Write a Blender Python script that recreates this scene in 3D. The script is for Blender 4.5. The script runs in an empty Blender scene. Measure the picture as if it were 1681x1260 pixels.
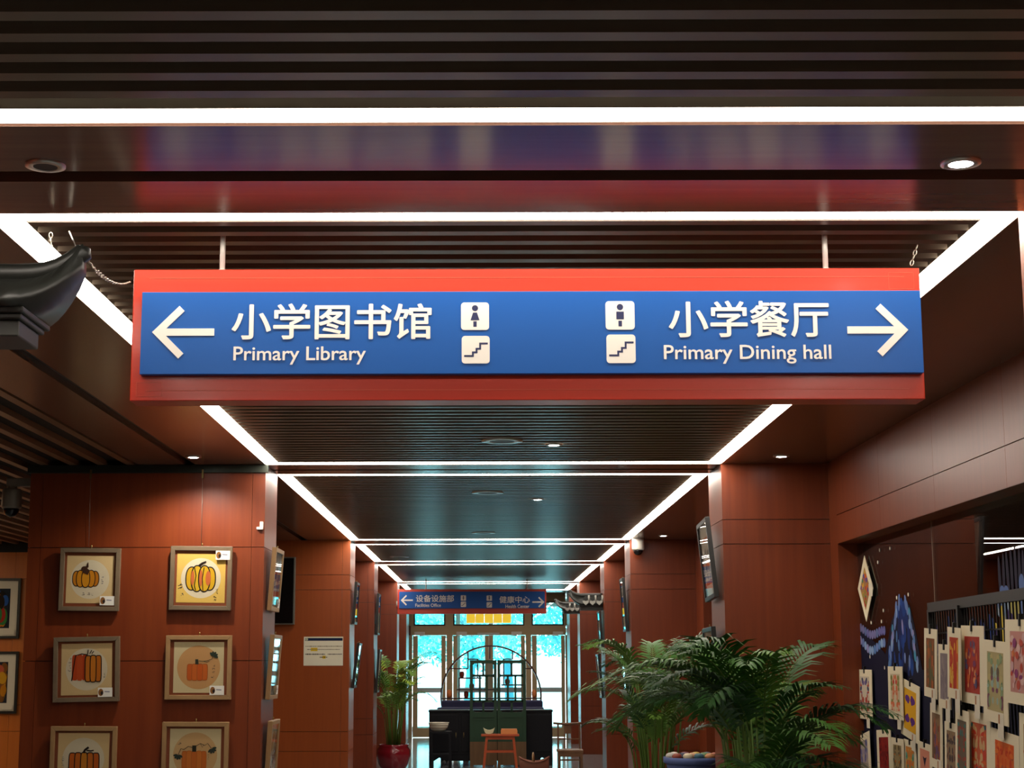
import bpy, math, random
from mathutils import Matrix, Vector
R = math.radians
SC = bpy.context.scene
COL = SC.collection

# ---------------------------------------------------------------- camera
F_PX, PX0, PY0, W, H = 2690.0, 795.0, 630.0, 1681.0, 1260.0
PITCH = math.atan(453.0 / F_PX)
EYE = 1.6
CEIL = 2.95
cam = bpy.data.cameras.new('camera')
cam.sensor_fit = 'HORIZONTAL'
cam.sensor_width = 36.0
cam.lens = 36.0 * F_PX / W
cam.shift_x = (W / 2 - PX0) / W
cam.clip_start, cam.clip_end = 0.05, 300
camo = bpy.data.objects.new('camera', cam)
camo.location = (0, 0, EYE)
camo.rotation_euler = (R(90) + PITCH, 0, 0)
camo.rotation_euler.rotate_axis('Z', R(-0.13))
COL.objects.link(camo)
SC.camera = camo
# ---------------------------------------------------------------- world, exposure
wd = bpy.data.worlds.new('sky')
wd.use_nodes = True
SC.world = wd
bg = wd.node_tree.nodes['Background']
bg.inputs[0].default_value = (0.78, 0.96, 1.0, 1)
bg.inputs[1].default_value = 8.0
vs = SC.view_settings
vs.view_transform = 'Standard'
vs.look = 'None'
vs.exposure = 0.0
vs.gamma = 1.0
vs.use_curve_mapping = False
SC.cycles.use_denoising = True
SC.cycles.max_bounces = 8
SC.cycles.sample_clamp_indirect = 6.0
STRIP = 22.0          # brightness of the ceiling light strips
SPOT = 40.0


# ---------------------------------------------------------------- pixel helper: a point of the place at a known depth / height / side
_c, _s = math.cos(PITCH), math.sin(PITCH)


def ray(px, py):
    v = (PY0 - py) / F_PX
    return ((px - PX0) / F_PX, _c - v * _s, _s + v * _c)


def at(px, py, Y):
    r = ray(px, py)
    k = Y / r[1]
    return (r[0] * k, Y, EYE + r[2] * k)


def atx(px, py, X):
    r = ray(px, py)
    k = X / r[0]
    return (X, r[1] * k, EYE + r[2] * k)


# ---------------------------------------------------------------- materials
def lin(h):
    h = h.lstrip('#')
    o = []
    for i in (0, 2, 4):
        c = int(h[i:i + 2], 16) / 255
        o.append(c / 12.92 if c <= .04045 else ((c + .055) / 1.055) ** 2.4)
    return (*o, 1)


_mats = {}


def pmat(name, colr, rough=.5, metal=0, coat=0, spec=.5, emit=None, trans=0, ior=1.5):
    if name in _mats:
        return _mats[name]
    m = bpy.data.materials.new(name)
    m.use_nodes = True
    b = m.node_tree.nodes['Principled BSDF']
    b.inputs['Base Color'].default_value = lin(colr) if isinstance(colr, str) else (*colr, 1)
    b.inputs['Roughness'].default_value = rough
    b.inputs['Metallic'].default_value = metal
    b.inputs['Coat Weight'].default_value = coat
    b.inputs['Coat Roughness'].default_value = .12
    b.inputs['Specular IOR Level'].default_value = spec
    b.inputs['Transmission Weight'].default_value = trans
    b.inputs['IOR'].default_value = ior
    if emit:
        b.inputs['Emission Color'].default_value = (*emit[0], 1)
        b.inputs['Emission Strength'].default_value = emit[1]
    _mats[name] = m
    return m


def ink(h):
    return pmat('ink ' + h, h, .75, spec=.15)


def wood(name, c1, c2, scale=(22, 22, 1.2), rough=.32, coat=.0, spec=.5, bump=.0, var=None):
    """grain stretched along the axis with the small scale"""
    if name in _mats:
        return _mats[name]
    m = pmat(name, c1, rough, coat=coat, spec=spec)
    nt = m.node_tree
    b = nt.nodes['Principled BSDF']
    tc = nt.nodes.new('ShaderNodeTexCoord')
    mp = nt.nodes.new('ShaderNodeMapping')
    mp.inputs['Scale'].default_value = scale
    n = nt.nodes.new('ShaderNodeTexNoise')
    n.inputs['Scale'].default_value = 1.0
    n.inputs['Detail'].default_value = 5
    n.inputs['Roughness'].default_value = .6
    rp = nt.nodes.new('ShaderNodeValToRGB')
    rp.color_ramp.elements[0].position = .3
    rp.color_ramp.elements[1].position = .72
    rp.color_ramp.elements[0].color = lin(c1)
    rp.color_ramp.elements[1].color = lin(c2)
    nt.links.new(tc.outputs['Object'], mp.inputs[0])
    nt.links.new(mp.outputs[0], n.inputs['Vector'])
    nt.links.new(n.outputs['Fac'], rp.inputs[0])
    nt.links.new(rp.outputs[0], b.inputs['Base Color'])
    return m


def pane_glass(name, tint, rough=0.0, ior=1.5, base=0.0):
    """a thin pane: see-through by its tint, mirror by Fresnel"""
    if name in _mats:
        return _mats[name]
    m = bpy.data.materials.new(name)
    m.use_nodes = True
    nt = m.node_tree
    nt.nodes.clear()
    out = nt.nodes.new('ShaderNodeOutputMaterial')
    mx = nt.nodes.new('ShaderNodeMixShader')
    t = nt.nodes.new('ShaderNodeBsdfTransparent')
    t.inputs[0].default_value = (*tint, 1)
    g = nt.nodes.new('ShaderNodeBsdfGlossy')
    g.inputs['Roughness'].default_value = rough
    g.inputs[0].default_value = (.95, .95, .95, 1)
    f = nt.nodes.new('ShaderNodeFresnel')
    ge = nt.nodes.new('ShaderNodeNewGeometry')       # a thin pane has no inside: the same index from both faces
    mi = nt.nodes.new('ShaderNodeMix')
    mi.inputs[2].default_value = ior
    mi.inputs[3].default_value = 1 / ior
    nt.links.new(ge.outputs['Backfacing'], mi.inputs[0])
    nt.links.new(mi.outputs[0], f.inputs[0])
    nt.links.new(f.outputs[0], mx.inputs[0])
    nt.links.new(t.outputs[0], mx.inputs[1])
    nt.links.new(g.outputs[0], mx.inputs[2])
    nt.links.new(mx.outputs[0], out.inputs[0])
    _mats[name] = m
    return m


CHERRY = wood('cherry veneer', '#702d10', '#7d3715', (26, 26, 1.0), .36, spec=.5)
CHERRYLIT = wood('bright-lit cherry', '#93451a', '#a04e1e', (26, 26, 1.0), .3)  # cherry made lighter and more orange; the brighter lit look is in the colour
CHERRYWARM = wood('amber warm-lit cherry', '#b3601f', '#bd6a26', (26, 26, 1.0), .35)  # cherry turned orange: the hall's warm light is put into the colour
BEAM = wood('brown ceiling panel', '#6a4a3c', '#765443', (1.2, 22, 22), .23, spec=.42)
SIDEPANEL = wood('brown side ceiling panel', '#6a4837', '#765240', (22, 1.2, 22), .22, spec=.45)
SLAT = wood('dark brown slat', '#6f6252', '#7a6c5c', (1.0, 20, 20), .3, spec=.35)
SLATY = wood('warm brown slat', '#7a5840', '#8c664a', (20, 1.0, 20), .3)
DARKGAP = pmat('dark ceiling board', '#8c867a', .8, spec=.2)
GROOVE = pmat('dark groove', '#1a1513', .5)
RAILM = pmat('dark bronze rail', '#3b4038', .35, metal=.6)
LEDM = pmat('lit diffuser', '#ffffff', .5, emit=((1.0, .90, .78), STRIP))
SPOTM = pmat('lit downlight lens', '#ffffff', .5, emit=((1.0, .97, .95), SPOT))
ALU = pmat('brushed aluminium', '#b9b4aa', .3, metal=.9)
DARKMETAL = pmat('black steel', '#1d1c1b', .45, metal=.4)
SIGNRED = wood('red lacquered timber', '#c02c14', '#cb371b', (1.0, 24, 24), .32, coat=.1)
SIGNBLUE = pmat('blue panel', '#0f56a6', .4, spec=.35)
SIGNWHITE = pmat('off white vinyl', '#efeae0', .5)
WHITE = pmat('white plastic', '#e2ddd2', .4)
STEEL = pmat('satin steel', '#efece4', .38, metal=.25)


# ---------------------------------------------------------------- mesh building
def chain_matrix(o):
    m = Matrix.Identity(4)
    while o is not None:
        m = o.matrix_basis @ m
        o = o.parent
    return m


class MB:
    """collects shapes in WORLD coordinates (or local ones) and links them as ONE mesh object"""

    def __init__(self, *mats):
        self.v, self.f, self.mi, self.mats, self.sm = [], [], [], list(mats), []

    def m(self, mat):
        if mat not in self.mats:
            self.mats.append(mat)
        return self.mats.index(mat)

    def add(self, vs, fs, mat=None, smooth=False):
        k = 0 if mat is None else self.m(mat)
        n = len(self.v)
        self.v += [tuple(p) for p in vs]
        for f in fs:
            self.f.append([i + n for i in f])
            self.mi.append(k)
            self.sm.append(smooth)
        return self

    def box(self, x0, x1, y0, y1, z0, z1, mat=None):
        vs = [(x, y, z) for x in (x0, x1) for y in (y0, y1) for z in (z0, z1)]
        return self.add(vs, [(0, 1, 3, 2), (4, 6, 7, 5), (0, 4, 5, 1), (2, 3, 7, 6), (0, 2, 6, 4), (1, 5, 7, 3)], mat)

    def obox(self, c, ax, ay, az, hx, hy, hz, mat=None):
        c, ax, ay, az = Vector(c), Vector(ax), Vector(ay), Vector(az)
        vs = [c + ax * (hx * i) + ay * (hy * j) + az * (hz * k) for i in (-1, 1) for j in (-1, 1) for k in (-1, 1)]
        return self.add(vs, [(0, 1, 3, 2), (4, 6, 7, 5), (0, 4, 5, 1), (2, 3, 7, 6), (0, 2, 6, 4), (1, 5, 7, 3)], mat)

    def bar(self, a, b, w, d=None, up=(0, 0, 1), mat=None):
        a, b = Vector(a), Vector(b)
        t = (b - a).normalized()
        u = Vector(up)
        if abs(t.dot(u)) > .98:
            u = Vector((0, 1, 0))
        s = t.cross(u).normalized()
        u = s.cross(t).normalized()
        return self.obox((a + b) / 2, t, s, u, (b - a).length / 2, w / 2, (d or w) / 2, mat)

    def tube(self, pts, r, seg=8, mat=None, cap=True):
        pts = [Vector(p) for p in pts]
        rs = r if isinstance(r, (list, tuple)) else [r] * len(pts)
        vs, fs = [], []
        ref = Vector((0, 0, 1))
        t0 = (pts[1] - pts[0]).normalized()
        if abs(t0.dot(ref)) > .95:
            ref = Vector((1, 0, 0))
        for i, p in enumerate(pts):
            t = (pts[min(i + 1, len(pts) - 1)] - pts[max(i - 1, 0)]).normalized()
            s = t.cross(ref).normalized()
            u = s.cross(t)
            ref = u
            for k in range(seg):
                a = 2 * math.pi * k / seg
                vs.append(p + (s * math.cos(a) + u * math.sin(a)) * rs[i])
        for i in range(len(pts) - 1):
            for k in range(seg):
                a, b = i * seg + k, i * seg + (k + 1) % seg
                fs.append((a, b, b + seg, a + seg))
        if cap:
            fs.append(tuple(reversed(range(seg))))
            fs.append(tuple(range((len(pts) - 1) * seg, len(pts) * seg)))
        return self.add(vs, fs, mat, True)

    def lathe(self, prof, cx, cy, seg=28, mat=None, sx=1, sy=1):
        vs, fs = [], []
        for r, z in prof:
            for k in range(seg):
                a = 2 * math.pi * k / seg
                vs.append((cx + r * sx * math.cos(a), cy + r * sy * math.sin(a), z))
        for i in range(len(prof) - 1):
            for k in range(seg):
                a, b = i * seg + k, i * seg + (k + 1) % seg
                fs.append((a, b, b + seg, a + seg))
        if prof[0][0] > 1e-5:
            fs.append(tuple(reversed(range(seg))))
        if prof[-1][0] > 1e-5:
            fs.append(tuple(range((len(prof) - 1) * seg, len(prof) * seg)))
        return self.add(vs, fs, mat, True)

    def prism(self, pts2, y0, y1, mat=None):
        """polygon in (x, z) given counter-clockwise seen from -y, between y0 (front) and y1"""
        n = len(pts2)
        vs = [(x, y0, z) for x, z in pts2] + [(x, y1, z) for x, z in pts2]
        fs = [tuple(range(n)), tuple(reversed(range(n, 2 * n)))]
        for i in range(n):
            j = (i + 1) % n
            fs.append((i, i + n, j + n, j))
        return self.add(vs, fs, mat)

    def frame(self, x0, x1, z0, z1, b, y0, y1, mat=None):
        """mitred rectangular frame in the x-z plane"""
        o = [(x0, z0), (x1, z0), (x1, z1), (x0, z1)]
        i_ = [(x0 + b, z0 + b), (x1 - b, z0 + b), (x1 - b, z1 - b), (x0 + b, z1 - b)]
        for k in range(4):
            j = (k + 1) % 4
            self.prism([o[k], o[j], i_[j], i_[k]], y0, y1, mat)
        return self

    # flat art in the x-z plane, facing -y
    def fill(self, pts, mat, y):
        return self.add([(x, y, z) for x, z in pts], [tuple(range(len(pts)))], mat)

    def ell(self, cx, cz, rx, rz, mat, y, n=24, rot=0):
        c, s = math.cos(rot), math.sin(rot)
        return self.fill([(cx + rx * math.cos(a) * c - rz * math.sin(a) * s, cz + rx * math.cos(a) * s + rz * math.sin(a) * c)
                          for a in [2 * math.pi * k / n for k in range(n)]], mat, y)

    def stroke(self, pts, w, mat, y, closed=False):
        n = len(pts)
        L, Rr = [], []
        for i, p in enumerate(pts):
            a = pts[(i - 1) % n] if closed or i > 0 else p
            b = pts[(i + 1) % n] if closed or i < n - 1 else p
            dx, dz = b[0] - a[0], b[1] - a[1]
            d = math.hypot(dx, dz) or 1
            ww = w[i] if isinstance(w, list) else w
            L.append((p[0] - dz / d * ww / 2, y, p[1] + dx / d * ww / 2))
            Rr.append((p[0] + dz / d * ww / 2, y, p[1] - dx / d * ww / 2))
        vs = L + Rr
        fs = []
        for i in range(n if closed else n - 1):
            j = (i + 1) % n
            fs.append((i + n, j + n, j, i))
        return self.add(vs, fs, mat)

    def build(self, name, parent=None, local=False, bevel=0, smooth=None, kind=None):
        me = bpy.data.meshes.new(name)
        vs = self.v
        if parent is not None and not local:
            inv = chain_matrix(parent).inverted()
            vs = [inv @ Vector(p) for p in vs]
        me.from_pydata([tuple(p) for p in vs], [], self.f)
        for mt in self.mats:
            me.materials.append(mt)
        me.polygons.foreach_set('material_index', self.mi)
        me.polygons.foreach_set('use_smooth', self.sm if smooth is None else [smooth] * len(self.f))
        me.update()
        o = bpy.data.objects.new(name, me)
        COL.objects.link(o)
        o.parent = parent
        if bevel:
            b = o.modifiers.new('bevel', 'BEVEL')
            b.width = bevel
            b.segments = 2
            b.limit_method = 'ANGLE'
        if kind:
            o['kind'] = kind
        return o


def struct(mb, name, bevel=0):
    return mb.build(name, bevel=bevel, kind='structure')


def tag(o, label, cat, group=None, kind=None):
    o['label'] = label
    o['category'] = cat
    if group:
        o['group'] = group
    if kind:
        o['kind'] = kind
    return o


def thing(name, label, cat, loc, rotz=0, group=None, rotx=0, roty=0):
    o = bpy.data.objects.new(name, None)
    o.empty_display_size = .1
    o.matrix_basis = Matrix.Translation(loc) @ Matrix.Rotation(rotz, 4, 'Z') @ Matrix.Rotation(roty, 4, 'Y') @ Matrix.Rotation(rotx, 4, 'X')
    COL.objects.link(o)
    return tag(o, label, cat, group)


def copy_tree(o, parent=None):
    c = o.copy()
    COL.objects.link(c)
    c.parent = parent
    for ch in list(o.children):
        copy_tree(ch, c)
    return c


_txt = {}


def text_mesh(body, x0, x1, z0, z1, y0, bold=.012, depth=.003):
    bold_r, bold = bold, 0.0
    """raised lettering filling the box x0..x1, z0..z1 on the plane y0 (facing -y): (verts, faces)"""
    cu = bpy.data.curves.new('lettering', 'FONT')
    cu.body = body
    cu.offset = bold
    cu.resolution_u = 4
    o = bpy.data.objects.new('lettering', cu)
    COL.objects.link(o)
    dg = bpy.context.evaluated_depsgraph_get()
    me = bpy.data.meshes.new_from_object(o.evaluated_get(dg))
    vs = [v.co.copy() for v in me.vertices]
    fs = [tuple(p.vertices) for p in me.polygons]
    bpy.data.objects.remove(o)
    bpy.data.curves.remove(cu)
    bpy.data.meshes.remove(me)
    n0, v0, f0 = len(vs), list(vs), list(fs)
    if bold_r:
        vs, fs = [], []
        for k in range(8):
            o_ = Vector((math.cos(k * math.pi / 4) * bold_r, math.sin(k * math.pi / 4) * bold_r, .012 * k))
            vs += [v + o_ for v in v0]
            fs += [tuple(i + n0 * k for i in f) for f in f0]
    ax, bx = min(v.x for v in vs), max(v.x for v in vs)
    az, bz = min(v.y for v in vs), max(v.y for v in vs)
    out = [(x0 + (v.x - ax) / (bx - ax) * (x1 - x0), y0 - depth - v.z * .01, z0 + (v.y - az) / (bz - az) * (z1 - z0)) for v in vs]
    return out, fs


# ================================================================ THE SETTING
XL, XR = -1.53, 1.655        # faces of the columns along the corridor
LI, RI = -1.43, 1.553        # inner edges of the side light strips
WR = 2.40                    # right wall
YB = -2.0
YE = 35.1                    # glazed end wall
BEAMS = [(4.03, 4.86), (11.42, 12.0), (18.75, 19.38), (22.85, 23.55), (28.85, 29.5), (32.3, 33.3)]
BAYS = [(YB, 3.91), (4.95, 11.3), (12.1, 18.65), (19.47, 22.75), (23.64, 28.75), (29.6, 32.2)]

# floor
FLOOR = pmat('grey stone tile', '#5b6166', .12, spec=.6)
nt = FLOOR.node_tree
bk = nt.nodes.new('ShaderNodeTexBrick')
bk.offset = 0
bk.inputs['Scale'].default_value = 1.0
bk.inputs['Mortar Size'].default_value = .006
bk.inputs['Brick Width'].default_value = .8
bk.inputs['Row Height'].default_value = .8
bk.inputs['Color1'].default_value = lin('#7b8184')
bk.inputs['Color2'].default_value = lin('#868c8f')
bk.inputs['Mortar'].default_value = lin('#a3a7a8')
tcn = nt.nodes.new('ShaderNodeTexCoord')
nt.links.new(tcn.outputs['Object'], bk.inputs['Vector'])
nt.links.new(bk.outputs['Color'], nt.nodes['Principled BSDF'].inputs['Base Color'])
struct(MB(FLOOR).box(-10, 6, YB - .2, YE + .1, -.1, 0), 'floor')

# ceiling: backing board, slats per bay, beam panels, side panels
struct(MB(DARKGAP).box(-10, 6, YB - .2, YE + .2, CEIL + .05, CEIL + .24), 'ceiling')
PITCHY = .1225
for y0, y1 in BAYS:
    mb = MB(SLAT)
    y = y0 + .01
    while y + .05 < y1:
        mb.box(LI + .004, RI - .004, y, y + .05, CEIL, CEIL + .035)
        y += PITCHY
    struct(mb, 'ceiling')
for y0, y1 in BEAMS:
    mb = MB(BEAM, GROOVE)
    g0 = y0 + (y1 - y0) * .47
    mb.box(XL, XR, y0, g0, CEIL, CEIL + .16)
    mb.box(XL, XR, g0, g0 + .1 if y1 - y0 > .7 else g0 + .07, CEIL + .05, CEIL + .16, GROOVE)
    mb.box(XL, XR, (g0 + .1 if y1 - y0 > .7 else g0 + .07), y1, CEIL, CEIL + .16)
    struct(mb, 'ceiling')
# side ceilings
mb = MB(SIDEPANEL, GROOVE)
mb.box(-2.02, XL, YB, YE, CEIL, CEIL + .16)
mb.box(-2.09, -2.02, YB, YE, CEIL + .04, CEIL + .16, GROOVE)
mb.box(-2.42, -2.09, YB, YE, CEIL, CEIL + .16)
struct(mb, 'ceiling')
struct(MB(SIDEPANEL).box(XR, 2.62, YB, YE, CEIL, CEIL + .16), 'ceiling')
mb = MB(SLATY)
mb.box(-10, -2.42, YB, 19.3, CEIL + .036, CEIL + .05, pmat('dark hall ceiling', '#2a231d', .8, spec=.2))
x = -2.50
while x > -9.8:
    mb.box(x, x + .055, YB, 19.2, CEIL, CEIL + .035)
    x -= .2
struct(mb, 'ceiling')


def panelled(mb, x0, x1, y0, y1, z0, z1, zj, faces, strip=0, mat=CHERRY):
    """timber-faced block: a dark core with thin veneer boards, open joints at the heights zj"""
    g, t = .0025, .012
    mb.box(x0 + t, x1 - t, y0 + t, y1 - t, z0, z1, GROOVE)
    zs = [z0] + list(zj) + [z1]
    for a, b in zip(zs, zs[1:]):
        a2, b2 = a + (g if a > z0 else 0), b - (g if b < z1 else 0)
        if 'f' in faces:
            if strip:
                mb.box(x0, x0 + strip - g, y0, y0 + t + .001, a2, b2, mat)
                mb.box(x0 + strip, x1 - strip, y0, y0 + t + .001, a2, b2, mat)
                mb.box(x1 - strip + g, x1, y0, y0 + t + .001, a2, b2, mat)
            else:
                mb.box(x0, x1, y0, y0 + t + .001, a2, b2, mat)
        if 'r' in faces:
            mb.box(x1 - t, x1, y0 + t, y1, a2, b2, mat)
        if 'l' in faces:
            mb.box(x0, x0 + t, y0 + t, y1, a2, b2, mat)
        if 'b' in faces:
            mb.box(x0, x1, y1 - t, y1, a2, b2, mat)
    return mb


JL = (.6, .815, 1.6, 2.376)
JR = (.6, .815, 2.39, 2.56)
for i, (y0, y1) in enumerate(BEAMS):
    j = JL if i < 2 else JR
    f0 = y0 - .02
    struct(panelled(MB(CHERRY, GROOVE), -3.17, XL, f0, y1 + .06, 0, CEIL, j, 'frlb', .09, CHERRYLIT if i == 2 else CHERRY), 'column')
    struct(panelled(MB(CHERRY, GROOVE), XR, 2.42, f0, y1 + .06, 0, CEIL, JR, 'fl'), 'column')

# right wall: header over the shop-front, pier beside the column, then the wall on with a recessed doorway
T = .0025
mb = MB(GROOVE, CHERRY)
mb.box(WR + .012, WR + .13, YB, 11.16, 2.375, CEIL, GROOVE)
for za, zb in ((2.375, 2.566), (2.571, CEIL)):
    y = 11.16
    while y > YB:
        yn = max(YB, y - 1.22)
        mb.box(WR, WR + .0125, yn + T, y, za, zb, CHERRY)
        y = yn
mb.box(WR, WR + .14, YB, 11.16, 2.374, 2.3765, CHERRY)
mb.box(WR, WR + .17, 11.16, 11.40, 0, CEIL, CHERRY)
struct(mb, 'wall_right')
mb = MB(CHERRY)
mb.box(WR, WR + .2, 12.0, 15.2, 0, CEIL)
mb.box(WR, WR + .2, 18.15, YE, 0, CEIL)
mb.box(WR, WR + .2, 15.2, 18.15, 2.41, CEIL)
struct(mb, 'wall_right')
d = MB(wood('dark cherry door', '#3a1710', '#471d13', (20, 20, 1), .35)).box(WR + .16, WR + .2, 15.2, 18.15, 0, 2.41)
dd = struct(d, 'door_1')
MB(ALU).tube([(WR + .12, 16.7, 1.0), (WR + .12, 16.7, 1.3)], .012).build('door_handle', dd)
# shop-front room behind the glass
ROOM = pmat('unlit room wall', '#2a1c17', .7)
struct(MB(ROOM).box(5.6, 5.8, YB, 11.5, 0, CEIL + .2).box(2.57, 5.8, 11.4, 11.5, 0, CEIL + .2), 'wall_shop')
GL = pane_glass('shop-front glass', (.72, .74, .76), 0.0, 1.55)
for i, (a, b) in enumerate(((9.30, 11.16), (6.2, 9.285), (3.0, 6.185), (YB, 2.985))):
    struct(MB(GL).box(2.53, 2.542, a, b, 0.02, 2.39), 'window_%d' % (i + 1))
mb = MB(pmat('glazing joint', '#8d7a66', .4))
for y in (9.2925, 6.1925, 2.9925):
    mb.box(2.531, 2.541, y - .006, y + .006, 0, 2.39)
struct(mb, 'trim_1')
# left hall: far wall and outer wall, wall behind the camera
mb = MB(GROOVE, CHERRYWARM)
mb.box(-10, -3.1, 19.32, 19.5, 0, CEIL + .1, GROOVE)
for za, zb in ((0, .8), (.805, 1.1), (1.105, 2.55), (2.555, 2.86)):
    x = -3.1
    while x > -10:
        mb.box(max(-10, x - 1.2) + T, x, 19.3, 19.321, za, zb, CHERRYWARM)
        x -= 1.2
struct(mb, 'wall_far_left')
struct(MB(DARKMETAL).box(-10, -3.18, 19.27, 19.3, 2.86, 2.9), 'trim_2')
struct(MB(CHERRYWARM).box(-10.1, -10, YB, 19.5, 0, CEIL + .1), 'wall_left')
struct(MB(CHERRY).box(-10, 6, YB - .2, YB - .1, 0, CEIL + .1), 'wall_back')
struct(MB(CHERRY).box(-3.4, -3.15, 19.5, YE, 0, CEIL + .1), 'wall_left')

# ================================================================ ceiling lights
BAYNAME = ['bay nearest the viewer', 'bay above the big sign', 'second bay past the big sign', 'third bay past the big sign',
           'bay above the far sign', 'last bay before the glass doors']


def strip(x0, x1, y0, y1, label, group):
    c = ((x0 + x1) / 2, (y0 + y1) / 2, CEIL)
    t = thing('linear_light', label, 'light', c, 0, group)
    MB(ALU).box(x0 + .003, x1 - .003, y0 + .003, y1 - .003, CEIL + .006, CEIL + .045).build('housing', t)
    long_x = (x1 - x0) > (y1 - y0)
    e = .004
    if long_x:
        MB(LEDM).box(x0, x1, y0 + e, y1 - e, CEIL + .001, CEIL + .006).build('diffuser', t)
    else:
        MB(LEDM).box(x0 + e, x1 - e, y0, y1, CEIL + .001, CEIL + .006).build('diffuser', t)


for i, (b0, b1) in enumerate(BAYS):
    n = BAYNAME[i]
    g = 'light strips around the ceiling bays'
    near0 = b0 - .09 if i else b0
    far1 = b1 + .1
    strip(XL, LI, near0, far1, 'long ceiling light along the notice side, ' + n, g)
    strip(RI, XR, near0, far1, 'long ceiling light along the palm side, ' + n, g)
    if i:
        strip(LI, RI, b0 - .09, b0, 'crosswise ceiling light, near end of the ' + n, g)
    if True:
        strip(LI, RI, b1, b1 + .1, 'crosswise ceiling light, far end of the ' + n, g)


HALLFILL = pmat('hall fill diffuser', '#ffffff', .5, emit=((1.0, .80, .52), 30.0))
for k, xh in enumerate((-6.9, -8.6)):  # unseen ceiling lights, added out of view to brighten the left hall
    t = thing('linear_light', ('nearer', 'further')[k] + ' unseen warm light added to brighten the hall behind the pumpkin column', 'light', (xh, 16.5, CEIL), 0, 'unseen warm lights added to the hall')
    MB(ALU).box(xh - .06, xh + .06, 13.5, 19.0, CEIL - .03, CEIL - .002).build('housing', t)
    MB(HALLFILL).box(xh - .05, xh + .05, 13.5, 19.0, CEIL - .034, CEIL - .03).build('diffuser', t)


def downlight(x, y, z, label, lit=True, r=.055, watt=0.0, cone=80):
    t = thing('downlight', label, 'downlight', (x, y, z))
    m = MB(ALU)
    n = 28
    prof = [(r, z), (r, z - .006), (r * .62, z - .006), (r * .58, z + .012)]
    vs = []
    m.lathe([(r, z + .001), (r, z - .006), (r * .62, z - .007), (r * .56, z - .001)], x, y, n)
    m.f = m.f[:-2]
    m.mi = m.mi[:-2]
    m.sm = m.sm[:-2]
    m.build('trim_ring', t)
    MB(SPOTM if lit else GROOVE).lathe([(r * .6, z - .003), (r * .6, z - .0065)], x, y, n).build('lens', t, smooth=False)
    if watt:
        sp = bpy.data.lights.new('beam', 'SPOT')
        sp.energy = watt
        sp.spot_size = R(cone)
        sp.spot_blend = .6
        sp.shadow_soft_size = .03
        sp.color = (1.0, .93, .84)
        so_ = bpy.data.objects.new('beam', sp)
        COL.objects.link(so_)
        so_.parent = t
        so_.location = (0, 0, -.012)


downlight(1.315, 4.355, CEIL, 'lit round downlight in the beam before the sign, palm side', watt=14)
downlight(-1.21, 4.36, CEIL, 'unlit round downlight in the beam before the sign', False)
downlight(-1.955, 10.93, CEIL, 'small lit downlight in the ceiling just before the pumpkin-picture column', watt=90, cone=150)
downlight(1.998, 10.96, CEIL, 'small lit downlight before the bare red column behind the palm', watt=14)
downlight(1.972, 18.1, CEIL, 'small lit downlight beside the white camera on the second red column', watt=14)
for px, py, lab in ((909, 729.5, 'small lit downlight among the slats of the bay above the big sign'),
                    (882, 819, 'small lit downlight among the slats of the second bay')):
    r_ = ray(px, py)
    k = (CEIL - EYE) / r_[2]
    downlight(r_[0] * k, r_[1] * k, CEIL, lab)
for px, py, lab in ((824, 723, 'unlit round fitting among the slats of the bay above the big sign'),
                    (800, 808, 'unlit round fitting among the slats of the second bay'),
                    (793, 874, 'unlit round fitting at the far end of the second bay'),
                    (655, 913, 'unlit round fitting in the third bay, notice side')):
    r_ = ray(px, py)
    k = (CEIL - EYE) / r_[2]
    downlight(r_[0] * k, r_[1] * k, CEIL, lab, False, .13)

# ================================================================ SIGNS
def pictogram(mb, x, z, s, kind, y):
    """white rounded tile with a dark figure or stair"""
    r, n = s * .12, 5
    pts = []
    for cx, cz, a0 in ((x + s - r, z + r, -90), (x + s - r, z + s - r, 0), (x + r, z + s - r, 90), (x + r, z + r, 180)):
        for k in range(n + 1):
            a = R(a0 + 90 * k / n)
            pts.append((cx + r * math.cos(a), cz + r * math.sin(a)))
    mb.prism(pts, y - .003, y + .001, SIGNWHITE)
    yy = y - .0036
    ik = pmat('sign icon navy', '#232a55', .5)
    if kind in 'wm':
        mb.ell(x + .5 * s, z + .79 * s, .11 * s, .11 * s, ik, yy)
        if kind == 'w':
            mb.fill([(x + .34 * s, z + .35 * s), (x + .66 * s, z + .35 * s), (x + .57 * s, z + .63 * s), (x + .43 * s, z + .63 * s)], ik, yy)
        else:
            mb.fill([(x + .37 * s, z + .36 * s), (x + .63 * s, z + .36 * s), (x + .63 * s, z + .63 * s), (x + .37 * s, z + .63 * s)], ik, yy)
        mb.fill([(x + .44 * s, z + .11 * s), (x + .56 * s, z + .11 * s), (x + .56 * s, z + .31 * s), (x + .44 * s, z + .31 * s)], ik, yy)
    else:
        p = [(.12, .27), (.40, .27), (.40, .40), (.53, .40), (.53, .53), (.66, .53), (.66, .72), (.90, .72)]
        w = .068
        for (a, b), (c, d_) in zip(p, p[1:]):
            x0, x1, z0, z1 = min(a, c), max(a, c), min(b, d_), max(b, d_)
            mb.fill([(x + (x0 - w / 2) * s, z + (z0 - w / 2) * s), (x + (x1 + w / 2) * s, z + (z0 - w / 2) * s),
                     (x + (x1 + w / 2) * s, z + (z1 + w / 2) * s), (x + (x0 - w / 2) * s, z + (z1 + w / 2) * s)], ik, yy - .0001 * len(mb.f) / 100)


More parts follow.
